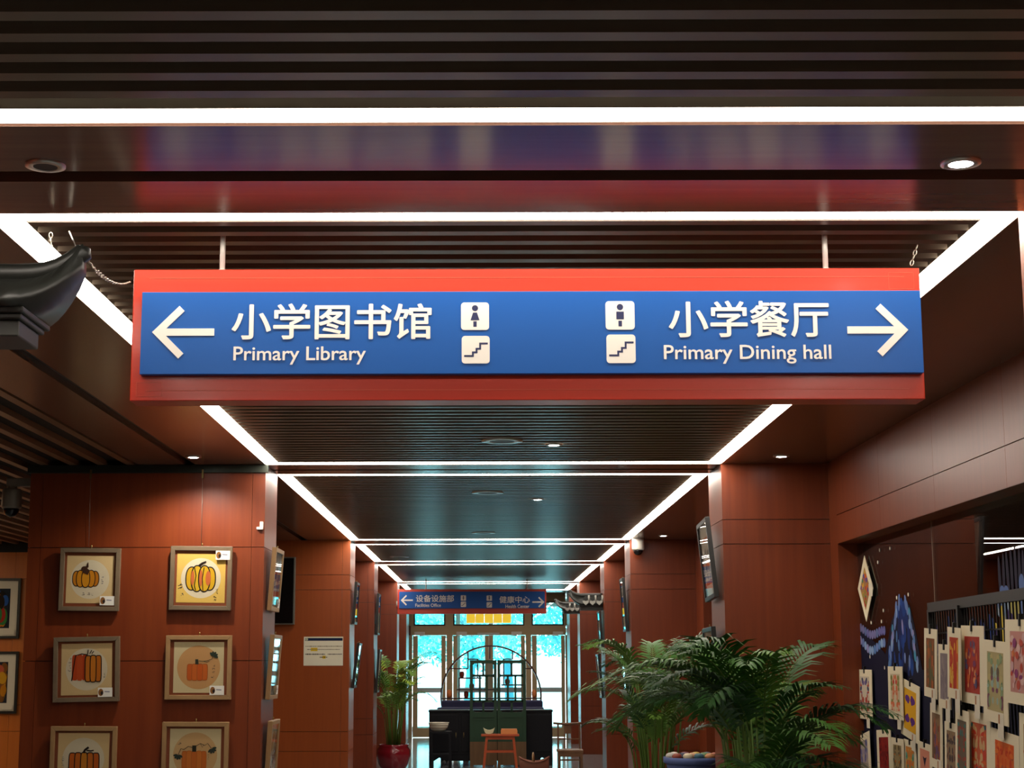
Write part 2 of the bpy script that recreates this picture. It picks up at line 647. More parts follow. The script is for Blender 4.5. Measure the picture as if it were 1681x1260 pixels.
def arrow(x0, x1, z, hw, w, y, flip):
    """arrow: shaft and two slanted arms"""
    mb = MB(SIGNWHITE)
    L = x1 - x0
    head = hw

    def P(u, v):
        return ((x1 - u) if flip else (x0 + u), z + v)
    ln = math.hypot(head, hw)
    dx_, dz_ = head / ln, hw / ln
    ex, ez = head + dz_ * w, hw - dx_ * w
    k = (w / 2 + dx_ * w) / dz_
    ix = dz_ * w + dx_ * k
    pts = [P(0, 0), P(head, hw), P(ex, ez), P(ix, w / 2), P(L, w / 2), P(L, -w / 2), P(ix, -w / 2), P(ex, -ez), P(head, -hw)]
    if not flip:
        pts = pts[::-1]
    mb.prism(pts, y - .003, y + .001)
    return mb


def hanging_sign(label, Yf, x0, x1, z0, z1, panel, px, texts, icons, arrows, rods):
    """Yf: front of the timber; px(x, y) -> point of the photo on the panel's face"""
    t = thing('hanging_sign', label, 'sign', ((x0 + x1) / 2, Yf + .05, z0))
    MB(SIGNRED).box(x0, x1, Yf, Yf + .11, z0, z1).build('board', t, bevel=.003)
    a, b, c, d_ = panel
    yp = Yf - .03
    pn = MB(SIGNBLUE).box(a, b, yp, Yf + .001, c, d_).build('panel', t, bevel=.0015)
    tr = MB(pmat('scored line', '#cf4f30', .4))
    h = (z1 - z0)
    for z in (z1 - .36 * (z1 - d_), z0 + .42 * (c - z0)):
        tr.box(x0 + .05, x1 - .05, Yf - .0012, Yf + .001, z - .0012, z + .0012)
    for cx, s in ((x0, 1), (x1, -1)):
        for z in ((z0 + .015, c - .02) if s > 0 else (d_ + .012, z1 - .016)):
            tr.box(min(cx + .02 * s, cx + .10 * s), max(cx + .02 * s, cx + .10 * s), Yf - .0012, Yf + .001, z - .0008, z + .0008)
        za, zb = (z0 + .015, c - .02) if s > 0 else (d_ + .012, z1 - .016)
        for u in (.02, .10):
            tr.box(cx + u * s - .0008, cx + u * s + .0008, Yf - .0012, Yf + .001, za, zb)
    tr.build('scored_trim', t)
    for body, bx, bold in texts:
        p, q = px(bx[0], bx[3]), px(bx[2], bx[1])
        m = MB(SIGNWHITE)
        vs, fs = text_mesh(body, p[0], q[0], p[2], q[2], yp, bold)
        m.add(vs, fs)
        m.build('lettering', t)
    for kx, ky, s, kind in icons:
        p, q = px(kx, ky + s), px(kx + s, ky)
        m = MB(SIGNWHITE)
        pictogram(m, p[0], p[2], q[0] - p[0], kind, yp)
        m.build('pictogram', t)
    for ax0, ax1, ay, ah, aw, flip in arrows:
        p, q = px(ax0, ay), px(ax1, ay)
        k = (q[0] - p[0]) / (ax1 - ax0)
        arrow(p[0], q[0], p[2], ah * k, aw * k, yp, flip).build('arrow', t)
    for rx in rods:
        m = MB(STEEL)
        m.tube([(rx, Yf + .05, z1 - .001), (rx, Yf + .05, CEIL + .05)], .009, 12)
        m.lathe([(.02, z1), (.02, z1 + .006), (.009, z1 + .012)], rx, Yf + .05, 14)
        m.build('hanger_rod', t)
    return t


Yf = 5.10
fx = lambda x, y: at(x, y, Yf - .03)
c_ = lambda x, y: at(x, y, Yf)
A, B = c_(212.5, 656.5), c_(1509.5, 441)
pa, pb = fx(229, 613), fx(1511, 478)
hanging_sign('big red-framed blue sign overhead reading Primary Library and Primary Dining hall', Yf,
             A[0], B[0], A[2], B[2], (pa[0], pb[0], pa[2], pb[2]), fx,
             [('小学图书馆', (380, 497.5, 709, 556.5), .016), ('Primary Library', (383, 568, 601, 598), .012),
              ('小学餐厅', (1098, 494.5, 1360, 554.5), .016), ('Primary Dining hall', (1090, 567, 1364, 598), .012)],
             [(757, 495.5, 46, 'w'), (758, 550.5, 46, 's'), (994.5, 494.5, 47, 'm'), (996, 549.5, 47, 's')],
             [(250, 352, 544, 44, 12, False), (1391, 1491, 543, 44, 12, True)],
             [c_(365.5, 440)[0] * 1.01, c_(1355.5, 440)[0] * 1.01])
Yg = 28.0
gx = lambda x, y: at(x, y, Yg - .03)
A, B = at(651.5, 1007, Yg), at(896, 966.5, Yg)
pa, pb = gx(654.5, 998), gx(893.5, 970.5)
hanging_sign('smaller-looking far sign down the corridor reading Facilities Office and Health Center', Yg,
             A[0], B[0], A[2], B[2], (pa[0], pb[0], pa[2], pb[2]), gx,
             [('设备设施部', (682, 976, 744.5, 987.5), .014), ('Facilities Office', (681, 990, 723, 995.5), .012),
              ('健康中心', (819, 978, 869, 989.5), .014), ('Health Center', (829, 992, 868, 997.8), .012)],
             [(755.5, 976.7, 8.8, 'm'), (755.5, 987, 8.8, 's'), (798, 977, 8.8, 'm'), (798, 988, 8.8, 's')],
             [(657, 677, 984.5, 8.6, 2.4, False), (873, 893, 988, 8.6, 2.4, True)],
             [-1.0, .72])


# chains
def chain(name, label, pts, r=.0045, link=.016):
    """a chain of oval links along a polyline"""
    mb = MB(pmat('dull chain steel', '#c9c2b0', .35, metal=.8))
    P = [Vector(p) for p in pts]
    seg = []
    for a, b in zip(P, P[1:]):
        n = max(1, int((b - a).length / link))
        for k in range(n):
            seg.append((a.lerp(b, k / n), a.lerp(b, (k + 1) / n)))
    for i, (a, b) in enumerate(seg):
        t = (b - a).normalized()
        s = t.cross(Vector((0, 1, 0))).normalized()
        u = Vector((0, 1, 0)) if i % 2 else s
        m = (a + b) / 2
        ring = []
        for k in range(9):
            an = 2 * math.pi * k / 8
            ring.append(m + t * math.cos(an) * link * .62 + u * math.sin(an) * link * .33)
        mb.tube(ring, r * .42, 5, cap=False)
    return tag(mb.build(name), label, 'chain')


Yc = 4.75
cp = []
a, b = at(139, 417, 4.45), at(214.5, 461, 5.13)
for k in range(9):
    u = k / 8
    p = Vector(a).lerp(Vector(b), u)
    p.z -= .035 * 4 * u * (1 - u) * 1.0
    cp.append(p)
chain('chain', 'thin steel chain looping from the roof ornament tip to the big sign', cp)
chain('chain', 'short steel chain rising from the palm-side end of the big sign', [at(1496, 437, 5.16), at(1506, 404, 5.16)])
chain('chain', 'short steel chain hanging above the dark roof ornament', [at(84, 380, 4.9), at(84, 410, 4.9)])
wire_m = pmat('grey wire', '#9a948a', .4, metal=.5)
tag(MB(wire_m).tube([at(114, 378, 4.9), at(124.5, 402, 4.46)], .0022, 5).build('hanging_wire'),
    'thin wire holding up the curled tip of the roof ornament', 'wire')


# ================================================================ roof-eave ornaments
TILE = pmat('dark glazed roof tile', '#1b1d19', .45)
TILEEND = pmat('pale grey tile end', '#9b9c94', .5)
EAVEBOX = pmat('charcoal eave box', '#34342f', .5)


def eave(label, xc, sgn, Y, ztop, length, h, group='tiled eaves on the columns', f1=.66, f2=.70, f3=.74, te=.2):
    """small tiled eave fixed to a column at x = xc, running into the corridor in direction sgn"""
    t = thing('tiled_eave', label, 'eave', (xc, Y, ztop - h), 0, group)
    X = lambda u: xc + sgn * u
    ztip = ztop
    zr = ztop - .085
    m = MB(EAVEBOX)
    lo, hi = sorted((X(0), X(length * f1)))
    m.box(lo, hi, Y - .10, Y + .10, ztop - h, ztop - h + .045)
    lo, hi = sorted((X(0), X(length * f2)))
    m.box(lo, hi, Y - .12, Y + .12, ztop - h + .045, ztop - h + .06)
    lo, hi = sorted((X(0), X(length * f3)))
    m.box(lo, hi, Y - .14, Y + .14, ztop - h + .06, ztop - h + .075)
    m.build('soffit_box', t, bevel=.004)
    # the roof itself: sections across, sweeping up into a curled tip
    r = MB(TILE)
    secs = []
    N = 16
    for k in range(N + 1):
        u = k / N
        x = X(length * u)
        if u < .6:
            top, bot, half = zr - .015 * math.sin(u * 2.5), ztop - h + .075, .17
        else:
            w = (u - .6) / .4
            top = zr - .015 + (ztip - zr + .015) * w ** 2.3
            bot = ztop - h + .075 + (ztop - .075 - (ztop - h + .075)) * w ** 1.9
            half = .17 * (1 - w) ** .8 + .028
        mid = (top + bot) / 2
        secs.append([(x, Y - half, bot), (x, Y - half * .95, bot + (top - bot) * .25), (x, Y - half * .45, mid + (top - mid) * .4), (x, Y - .03, top),
                     (x, Y + .03, top), (x, Y + half * .45, mid + (top - mid) * .4), (x, Y + half * .95, bot + (top - bot) * .25), (x, Y + half, bot)])
    vs = [p for s_ in secs for p in s_]
    fs = []
    for k in range(N):
        for j in range(8):
            a_, b_ = k * 8 + j, k * 8 + (j + 1) % 8
            fs.append((a_, b_, b_ + 8, a_ + 8))
    fs.append(tuple(range(8)))
    fs.append(tuple(range(N * 8, N * 8 + 8)))
    r.add(vs, fs, smooth=True)
    r.build('roof', t)
    # rolled ridge with rounded end
    rid = MB(TILE)
    pts = []
    for k in range(13):
        u = k / 12
        z = zr + .005 if u < .6 else zr + .005 + (ztip - zr - .02) * ((u - .6) / .4) ** 2.3
        pts.append((X(length * u), Y, z))
    rid.tube(pts + [(X(length * 1.012), Y, pts[-1][2] + .012)], [.03] * 9 + [.028, .027, .027, .027, .012], 10)
    rid.build('ridge', t)
    for k in range(3):
        x = X(length * (.12 + te * k))
        e = MB(TILEEND)
        zt = ztop - .085
        e.tube([(x - sgn * .045, Y - .178, zt), (x - sgn * .045, Y - .182, zt - .085)], .014, 8)
        pts = [(x - .045, zt - .075), (x + .045, zt - .075), (x + .04, zt - .1), (x, zt - .14), (x - .04, zt - .1)]
        e.prism(pts, Y - .19, Y - .165)
        e.ell(x, zt - .045, .03, .035, TILE, Y - .1905)
        e.build('tile_end', t)
    return t


eave('dark roof-eave ornament with upturned tip hanging at the near end of the big sign', XL, 1, 4.45, 2.742, .415, .275, f1=.65, f2=.675, f3=.70, te=.11)
eave('tiled eave with three pale tile ends on the palm-side column near the far sign', XR, -1, 23.25, 2.575, .47, .29)
eave('dark upturned eave beside the arrow of the far sign, silhouetted against the doors', XR, -1, 28.95, 2.655, .42, .26)
eave('tiled eave partly hidden behind the arrow end of the far sign', XL, 1, 29.0, 2.70, .36, .30)

# ================================================================ picture rail, framed pumpkin pictures
yf = BEAMS[1][0] - .02       # front face of the pumpkin column
tag(MB(RAILM).box(-3.19, XL + .02, yf - .022, yf, 2.893, CEIL - .001).build('picture_rail', bevel=.003),
    'dark metal picture rail along the top of the pumpkin-picture column', 'rail')
BRASS = pmat('aged brass', '#8d7a4a', .35, metal=.8)


def rail_hook(x, zb, label):
    t = thing('picture_cable', label, 'cable', (x, yf - .024, zb))
    MB(BRASS).box(x - .006, x + .006, yf - .032, yf - .023, 2.855, 2.915).build('hook', t)
    MB(wire_m).tube([(x, yf - .027, 2.86), (x, yf - .012, zb)], .0013, 5).build('cable', t)


rail_hook(-2.745, 2.385, 'hook and thin cable above the smooth orange pumpkin picture')
rail_hook(-1.965, 2.395, 'hook and thin cable above the striped yellow pumpkin picture')
PICGLASS = pane_glass('picture glass', (.97, .97, .97), 0.02, 1.45)
FR_GREY = wood('grey-brown frame', '#6d5c48', '#7d6a52', (8, 30, 8), .4)
FR_OAK = wood('pale oak frame', '#96734c', '#a98458', (8, 30, 8), .4)
FR_BLACK = pmat('black frame', '#191716', .35)
BACKING = pmat('terracotta backing', '#8f4a26', .7)


def lerp2(a, b, u):
    return (a[0] + (b[0] - a[0]) * u, a[1] + (b[1] - a[1]) * u)


def scribble(mb, x, z, w, h, mat, y, rng, n=3):
    """a clump of small brush marks, like a written caption"""
    for k in range(n):
        cz = z + h * (k + .5) / n
        for _ in range(3):
            a = (x + rng.uniform(0, w), cz + rng.uniform(-.4, .4) * h / n)
            b = (x + rng.uniform(0, w), cz + rng.uniform(-.4, .4) * h / n)
            mb.stroke([a, lerp2(a, b, .5), b], w * .14, mat, y)


def pumpkin(mb, x0, x1, z0, z1, cols, y, outline, lobes=5, ow=.007, square=False, top='#46331f'):
    """brush-drawn pumpkin: lobes with outlines"""
    cx, cz, w, h = (x0 + x1) / 2, (z0 + z1) / 2, x1 - x0, z1 - z0
    order = sorted(range(lobes), key=lambda k: -abs(k - (lobes - 1) / 2))
    for n, k in enumerate(order):
        u = (k + .5) / lobes
        rx0 = w / lobes * (.78 if not square else .56)
        lx = min(max(x0 + w * u, x0 + rx0), x1 - rx0)
        f = 1 - .22 * (2 * u - 1) ** 2 if not square else 1 - .06 * (2 * u - 1) ** 2
        rx, rz = w / lobes * (.78 if not square else .56), h / 2 * f
        pw = .88 if not square else .42
        pts = []
        for j in range(28):
            a = 2 * math.pi * j / 28
            ca, sa = math.cos(a), math.sin(a)
            pts.append((min(max(lx + rx * math.copysign(abs(ca) ** pw, ca), x0), x1), cz + rz * math.copysign(abs(sa) ** pw, sa)))
        mb.fill(pts, ink(cols[k % len(cols)]), y - .0003 * n)
        if outline:
            mb.stroke(pts, ow, ink(outline), y - .0003 * n - .00015, True)


def picture(label, X, Z, w, h, roll, frame_m, art, paper='#efcf94', disc='#efe0bd', disc_r=.41, backing=True, card=(.74, -.04), Yw=yf,
            rotz=0.0, group='framed pumpkin pictures', name='framed_picture', fw=.03, seed=1, tilt=.05, org=None):
    """framed picture, local x right, z up, facing local -y"""
    d = .032
    loc = org or (X, Yw - .012 - math.sin(abs(tilt)) * h * .5, Z)
    t = thing(name, label, 'picture', loc, rotz, group, rotx=tilt, roty=roll)
    MB(frame_m).frame(-w / 2, w / 2, -h / 2, h / 2, fw, -d, 0).build('frame', t, local=True, bevel=.002)
    MB(BACKING if backing else pmat('cream mount', '#ded3ba', .7)).box(-w / 2 + fw * .8, w / 2 - fw * .8, -.014, -.004, -h / 2 + fw * .8, h / 2 - fw * .8).build('backing', t, local=True)
    iw, ih = w - 2 * fw - .03, h - 2 * fw - .03
    pw = min(iw, ih)
    ax, az = -pw / 2, -pw / 2
    mb = MB(ink(paper))
    if art != 'plain':
        mb.box(ax, ax + pw, -.0152, -.0135, az, az + pw, ink(paper))
        if disc:
            mb.ell(0, 0, pw * disc_r, pw * disc_r, ink(disc), -.0154, 40)
        art(mb, lambda u, v: (ax + pw * u, az + pw * v), pw, -.0158, random.Random(seed))
        mb.build('drawing', t, local=True)
    if card:
        c = MB(ink('#e8e2d4'))
        x, z = ax + pw * card[0], az + pw * card[1]
        c.box(x, x + .098, -.0342, -.0335, z, z + .062, ink('#e8e2d4'))
        c.ell(x + .02, z + .031, .017, .024, ink('#8a5a2c'), -.0345)
        c.ell(x + .027, z + .026, .009, .013, ink('#2f2420'), -.0347)
        c.stroke([(x + .045, z + .036), (x + .08, z + .034)], .007, ink('#8f8c94'), -.0345)
        c.build('caption_card', t, local=True)
    MB(PICGLASS).box(-w / 2 + fw * .9, w / 2 - fw * .9, -.027, -.025, -h / 2 + fw * .9, h / 2 - fw * .9).build('glass_pane', t, local=True)
    MB(BRASS).tube([(0, -.008, h / 2 - .002), (0, -.008, h / 2 + .022)], .004, 8).build('hanging_hook', t, local=True)
    return t


DK = '#2a211c'


def art1(mb, P, s, y, rng):
    x0, z0 = P(.13, .33)
    x1, z1 = P(.69, .70)
    pumpkin(mb, x0, x1, z0, z1, ['#d98a1f', '#e0951f', '#e39a22', '#dd8f1e', '#d3811c'], y, DK, 5, .006)
    a = [P(.40, .62), P(.43, .69), P(.39, .74), P(.44, .77), P(.45, .86)]
    mb.stroke(a, [.04, .035, .03, .018, .004], ink('#4a2f22'), y - .003)
    mb.ell(*P(.37, .72), .02, .018, ink('#4a2f22'), y - .0032)
    scribble(mb, *P(.74, .40), s * .05, s * .17, ink('#6a6476'), y, rng, 4)
    scribble(mb, *P(.34, .16), s * .07, s * .07, ink('#85766a'), y, rng, 2)
    scribble(mb, *P(.45, .16), s * .07, s * .07, ink('#85766a'), y, rng, 2)
    scribble(mb, *P(.54, .15), s * .05, s * .07, ink('#85766a'), y, rng, 2)


def art2(mb, P, s, y, rng):
    x0, z0 = P(.19, .22)
    x1, z1 = P(.80, .76)
    pumpkin(mb, x0, x1, z0, z1, ['#e8b528', '#e9bd2f', '#e9b92b', '#e8b528'], y, DK, 4, .008)
    for u, wv, hv in ((.33, .035, .15), (.50, .035, .17), (.65, .055, .15)):
        mb.ell(*P(u, .5), s * wv, s * hv, ink('#d8743f'), y - .0025)
    for pts in ([(.36, .72), (.40, .55), (.37, .35), (.40, .25)], [(.56, .72), (.53, .5), (.55, .25)]):
        mb.stroke([P(*p) for p in pts], .006, ink(DK), y - .0028)
    mb.stroke([P(.46, .75), P(.52, .80), P(.60, .84)], [.02, .016, .01], ink(DK), y - .003)
    scribble(mb, *P(.03, .27), s * .10, s * .12, ink('#3b3633'), y, rng, 2)
    scribble(mb, *P(.08, .13), s * .10, s * .07, ink('#55504c'), y, rng, 1)
    scribble(mb, *P(.80, .17), s * .06, s * .13, ink('#4a3a36'), y, rng, 3)
    scribble(mb, *P(.76, .03), s * .08, s * .12, ink('#3b3633'), y, rng, 2)


def art3(mb, P, s, y, rng):
    x0, z0 = P(.21, .28)
    x1, z1 = P(.52, .79)
    pumpkin(mb, x0, x1, z0, z1, ['#cf4f22', '#d4592a', '#cc4a1f'], y, None, 3, square=True)
    mb.stroke([P(.21, .28), P(.24, .5), P(.28, .77), P(.40, .80), P(.52, .78)], .007, ink(DK), y - .002)
    x0, z0 = P(.47, .25)
    x1, z1 = P(.79, .77)
    pumpkin(mb, x0, x1, z0, z1, ['#d97f25', '#df8729', '#d87a24'], y - .002, DK, 3, .007, True)
    mb.stroke([P(.52, .79), P(.53, .88)], .006, ink(DK), y - .004)
    mb.stroke([P(.56, .80), P(.60, .87)], .006, ink(DK), y - .004)
    mb.stroke([P(.60, .80), P(.64, .85)], .006, ink(DK), y - .004)
    scribble(mb, *P(.13, .45), s * .07, s * .28, ink('#a39a8c'), y, rng, 5)
    scribble(mb, *P(.83, .32), s * .04, s * .1, ink('#4a4642'), y, rng, 2)


def vine(mb, pts, y, leaf):
    mb.stroke(pts, .004, ink('#3c4438'), y)
    x, z = pts[-1]
    for k in range(5):
        a = R(leaf + 36 * (k - 2))
        mb.ell(x + .018 * math.cos(a), z + .018 * math.sin(a), .016, .008, ink('#39463c'), y - .0001 * (k + 1), 12, a)


def art4(mb, P, s, y, rng):
    x0, z0 = P(.27, .24)
    x1, z1 = P(.68, .57)
    pumpkin(mb, x0, x1, z0, z1, ['#d9692c', '#df7330', '#d9682b', '#de7231'], y, '#b3602c', 4, .0035, True)
    mb.fill([P(.43, .56), P(.50, .56), P(.49, .66), P(.43, .66)], ink('#3a3f33'), y - .002)
    vine(mb, [P(.50, .63), P(.58, .62), P(.66, .63), P(.76, .66), P(.79, .72)], y - .002, 60)
    mb.stroke([P(.60, .62), P(.66, .60), P(.72, .62)], .003, ink('#3c4438'), y - .002)
    scribble(mb, *P(.77, .38), s * .06, s * .18, ink('#4a4642'), y, rng, 3)
    scribble(mb, *P(.74, .29), s * .07, s * .05, ink('#4a4642'), y, rng, 1)


def art5(mb, P, s, y, rng):
    x0, z0 = P(.22, .12)
    x1, z1 = P(.81, .63)
    pumpkin(mb, x0, x1, z0, z1, ['#d96c22', '#db7424', '#e0902a', '#dc7a26', '#d66a22'], y, DK, 5, .007, True)
    mb.stroke([P(.50, .62), P(.53, .68), P(.60, .73)], .014, ink(DK), y - .003)
    mb.stroke([P(.56, .67), P(.64, .66), P(.70, .67)], .009, ink(DK), y - .003)
    scribble(mb, *P(.08, .35), s * .05, s * .2, ink('#8d8578'), y, rng, 4)


def art6(mb, P, s, y, rng):
    x0, z0 = P(.24, .22)
    x1, z1 = P(.72, .58)
    pumpkin(mb, x0, x1, z0, z1, ['#dd7a33', '#e28438', '#dd7832', '#e28438', '#dc7731'], y, '#c06a30', 5, .003, True)
    mb.fill([P(.44, .56), P(.52, .56), P(.52, .68), P(.44, .68)], ink('#33382e'), y - .002)
    vine(mb, [P(.50, .66), P(.60, .72), P(.68, .68), P(.74, .72), P(.82, .62)], y - .002, -60)
    vine(mb, [P(.45, .64), P(.36, .66), P(.28, .60), P(.22, .62), P(.17, .50)], y - .002, -100)
    mb.stroke([P(.60, .71), P(.64, .64), P(.66, .70)], .003, ink('#3c4438'), y - .002)
    scribble(mb, *P(.74, .40), s * .03, s * .12, ink('#4a4642'), y, rng, 3)
    scribble(mb, *P(.16, .68), s * .07, s * .06, ink('#4a4642'), y, rng, 1)


picture('framed round orange pumpkin drawing with dark curled stem, top row on the column', -2.722, 2.155, .415, .43, R(.6), FR_GREY, art1, seed=1, tilt=.035)
picture('framed yellow pumpkin with red stripes and thick black outline', -1.957, 2.162, .425, .437, R(.8), FR_GREY, art2, paper='#f0c866', card=(.80, .88), seed=2, tilt=.035)
picture('framed half red, half orange pumpkin drawing below the round orange one', -2.722, 1.545, .452, .437, R(-1.0), FR_GREY, art3, seed=3, tilt=.03)
picture('framed small orange pumpkin on a tan disc with one leaf', -1.957, 1.556, .452, .432, R(.2), FR_OAK, art4, paper='#e8d5a4', disc='#dba76c', disc_r=.43, seed=4, tilt=.03)
picture('framed tall orange pumpkin, lowest of the column below the half red one', -2.722, .945, .45, .437, R(.3), FR_OAK, art5, card=None, seed=5, tilt=.03)
picture('framed orange pumpkin with curly vine on both sides, lowest on its stack', -1.965, .972, .452, .437, R(.3), FR_OAK, art6, paper='#e8d5a4', disc='#dfb57c', disc_r=.43, card=None, seed=6, tilt=.03)


# abstract art in patches of colour
def patches(cols, n=26, dabs=True, bgc=None):
    def art(mb, P, s, y, rng):
        k = 0
        for _ in range(n):
            u, v = rng.uniform(.08, .92), rng.uniform(.08, .92)
            rx, rz = rng.uniform(.03, .09), rng.uniform(.05, .16)
            cx, cz = P(u, v)
            rx = min(rx, u - .01, .99 - u)
            rz = min(rz, v - .01, .99 - v)
            mb.ell(cx, cz, s * rx, s * rz, ink(rng.choice(cols)), y - .00012 * k, 12, rng.uniform(-.15, .15))
            k += 1
    return art


SIDE_L = dict(rotz=R(90))
SIDE_R = dict(rotz=R(-90))


def side_picture(label, side, Yc, z0, z1, w, fm, cols, tilt=.06, paper='#e2d8c2', seed=1, roll=0, group='pictures on the sides of the columns', backing=False):
    h = z1 - z0
    X = (XL + .012 + math.sin(tilt) * h / 2) if side < 0 else (XR - .012 - math.sin(tilt) * h / 2)
    picture(label, 0, 0, w, h, roll, fm, patches(cols), paper=paper, disc=None, backing=backing, card=(.74, -.04) if side < 0 and Yc < 13 else None,
            rotz=R(90) if side < 0 else R(-90), group=group, seed=seed, tilt=tilt, org=(X, Yc, (z0 + z1) / 2), fw=.028)


WARM = ['#d98a3a', '#c4622a', '#8a4a2a', '#e0b060', '#70503a']
COOL = ['#3a6a8a', '#86a6b0', '#c9c4ae', '#4a7a5a', '#a87a50', '#2a3a4a']
side_picture('oak-framed picture on the corridor side of the pumpkin column, topmost of three', -1, 11.73, 1.945, 2.385, .44, FR_OAK, WARM, .07, seed=11)
side_picture('oak-framed picture on the corridor side of the pumpkin column, middle of three', -1, 11.73, 1.335, 1.78, .44, FR_OAK, WARM, .06, seed=12)
side_picture('oak-framed picture on the corridor side of the pumpkin column, lowest of three', -1, 11.73, .73, 1.19, .44, FR_OAK, WARM, .05, seed=13)
side_picture('black-framed picture high on the side of the notice column', -1, 19.08, 2.01, 2.49, .40, FR_BLACK, COOL, .06, seed=14)
side_picture('black-framed picture lower on the side of the notice column', -1, 19.1, 1.29, 1.80, .40, FR_BLACK, COOL, .12, seed=15)
side_picture('dark-framed picture high on the column before the potted palm with the red pot', -1, 23.2, 1.95, 2.52, .45, FR_BLACK, COOL, .03, seed=16)
side_picture('dark-framed picture low on the column before the potted palm with the red pot', -1, 23.2, 1.16, 1.75, .45, FR_BLACK, COOL, .06, seed=17)
# the near palm-side pair, made by hand: brush drawing between two orange bars


def art_brush(mb, P, s, y, rng):
    mb.stroke([P(.08, .86), P(.92, .86)], .028, ink('#d8753c'), y)
    mb.stroke([P(.08, .12), P(.92, .12)], .028, ink('#d8753c'), y)
    for k in range(16):
        u, v = .5 + rng.uniform(-.22, .22), .48 + rng.uniform(-.22, .25)
        mb.stroke([P(u, v), P(u + rng.uniform(-.06, .06), v - .07), P(u + rng.uniform(-.1, .1), v - .14)], [.02, .016, .006], ink('#2a2624'), y - .0002 * (k + 1))
    mb.ell(*P(.6, .40), s * .05, s * .06, ink('#d8853c'), y - .005)


picture('black-framed ink brush drawing between orange bars on the near palm-side column', 0, 0, .50, .56, R(-2.5), FR_BLACK, art_brush, paper='#e4d6c0',
        disc=None, backing=False, card=None, rotz=R(-90), group='pictures on the sides of the columns', tilt=.09, org=(XR - .05, 11.74, 2.30), fw=.03)


def art_bird(mb, P, s, y, rng):
    mb.fill([P(0, 0), P(1, 0), P(1, 1), P(0, 1)], ink('#b4602e'), y)
    for k in range(14):
        mb.ell(*P(rng.uniform(.1, .9), rng.uniform(.05, .6)), s * .07, s * .12, ink(rng.choice(['#4f7a34', '#7c9a3c', '#c98a3c'])), y - .0002 * (k + 1), 12, rng.uniform(-.5, .5))
    mb.ell(*P(.62, .35), s * .09, s * .17, ink('#d9d4c0'), y - .004)


picture('black-framed green and orange painting under the ink drawing, partly behind palm fronds', 0, 0, .48, .50, R(-1), FR_BLACK, art_bird, paper='#e4d6c0',
        disc=None, backing=False, card=None, rotz=R(-90), group='pictures on the sides of the columns', tilt=.06, org=(XR - .04, 11.72, 1.575), fw=.03)
side_picture('black-framed picture high on the column with the white camera', 1, 19.12, 1.92, 2.53, .40, FR_BLACK, ['#3b5a3a', '#d8a060', '#2a2a28', '#c8bfa8'], .06, seed=21)
side_picture('black-framed picture low on the column with the white camera, behind the palm', 1, 19.1, 1.16, 1.72, .40, FR_BLACK, COOL, .07, seed=22)
side_picture('black-framed picture high on the column with the tiled eave', 1, 23.2, 1.74, 2.27, .45, FR_BLACK, ['#d8d2c4', '#a9b8b8', '#b0a080'], .05, seed=23)
side_picture('black-framed picture low on the column with the tiled eave', 1, 23.2, 1.08, 1.68, .45, FR_BLACK, COOL, .09, seed=24)

# two paintings in the hall behind the pumpkin column
def far_picture(label, x0, x1, z0, z1, cols, seed):
    w, h = x1 - x0, z1 - z0
    t = thing('framed_picture', label, 'picture', ((x0 + x1) / 2, 19.29, (z0 + z1) / 2), 0, 'framed paintings on the amber wall')
    MB(FR_BLACK).frame(-w / 2, w / 2, -h / 2, h / 2, .03, -.03, 0).build('frame', t, local=True)
    MB(ink('#e9e4d6')).box(-w / 2 + .02, w / 2 - .02, -.012, -.004, -h / 2 + .02, h / 2 - .02).build('mount', t, local=True)
    m = MB(ink('#27313f'))
    a, b = w / 2 - .12, h / 2 - .12
    m.fill([(-a, -b), (a, -b), (a, b), (-a, b)], ink('#27313f'), -.013)
    rng = random.Random(seed)
    for k in range(60):
        rx, rz = rng.uniform(.03, .07), rng.uniform(.04, .11)
        m.ell(rng.uniform(-a + rx, a - rx), rng.uniform(-b + rz, b - rz), rx, rz, ink(rng.choice(cols)), -.0135 - .0001 * k, 14, rng.uniform(-.2, .2))
    m.build('painting', t, local=True)
    c = MB(ink('#e8e2d4'))
    c.box(w / 2 - .19, w / 2 - .05, -.0225, -.0215, -h / 2 + .045, -h / 2 + .11)
    c.build('caption_card', t, local=True)
    MB(PICGLASS).box(-w / 2 + .025, w / 2 - .025, -.026, -.0245, -h / 2 + .025, h / 2 - .025).build('glass_pane', t, local=True)


p, q = at(-42, 1046, 19.29), at(35, 947, 19.29)
far_picture('white-mounted orange and blue painting on the amber wall, upper of two', p[0], q[0], p[2], q[2], ['#d9781f', '#e08a2a', '#2f62b5', '#3c8a4a', '#b5352a', '#2a2522'], 31)
p, q = at(-46, 1169, 19.29), at(31, 1067, 19.29)
far_picture('white-mounted brown and teal painting on the amber wall, lower of two', p[0], q[0], p[2], q[2], ['#c9851f', '#8a5a2a', '#2f8a96', '#d9a52a', '#4a6a9a', '#c9624a'], 32)


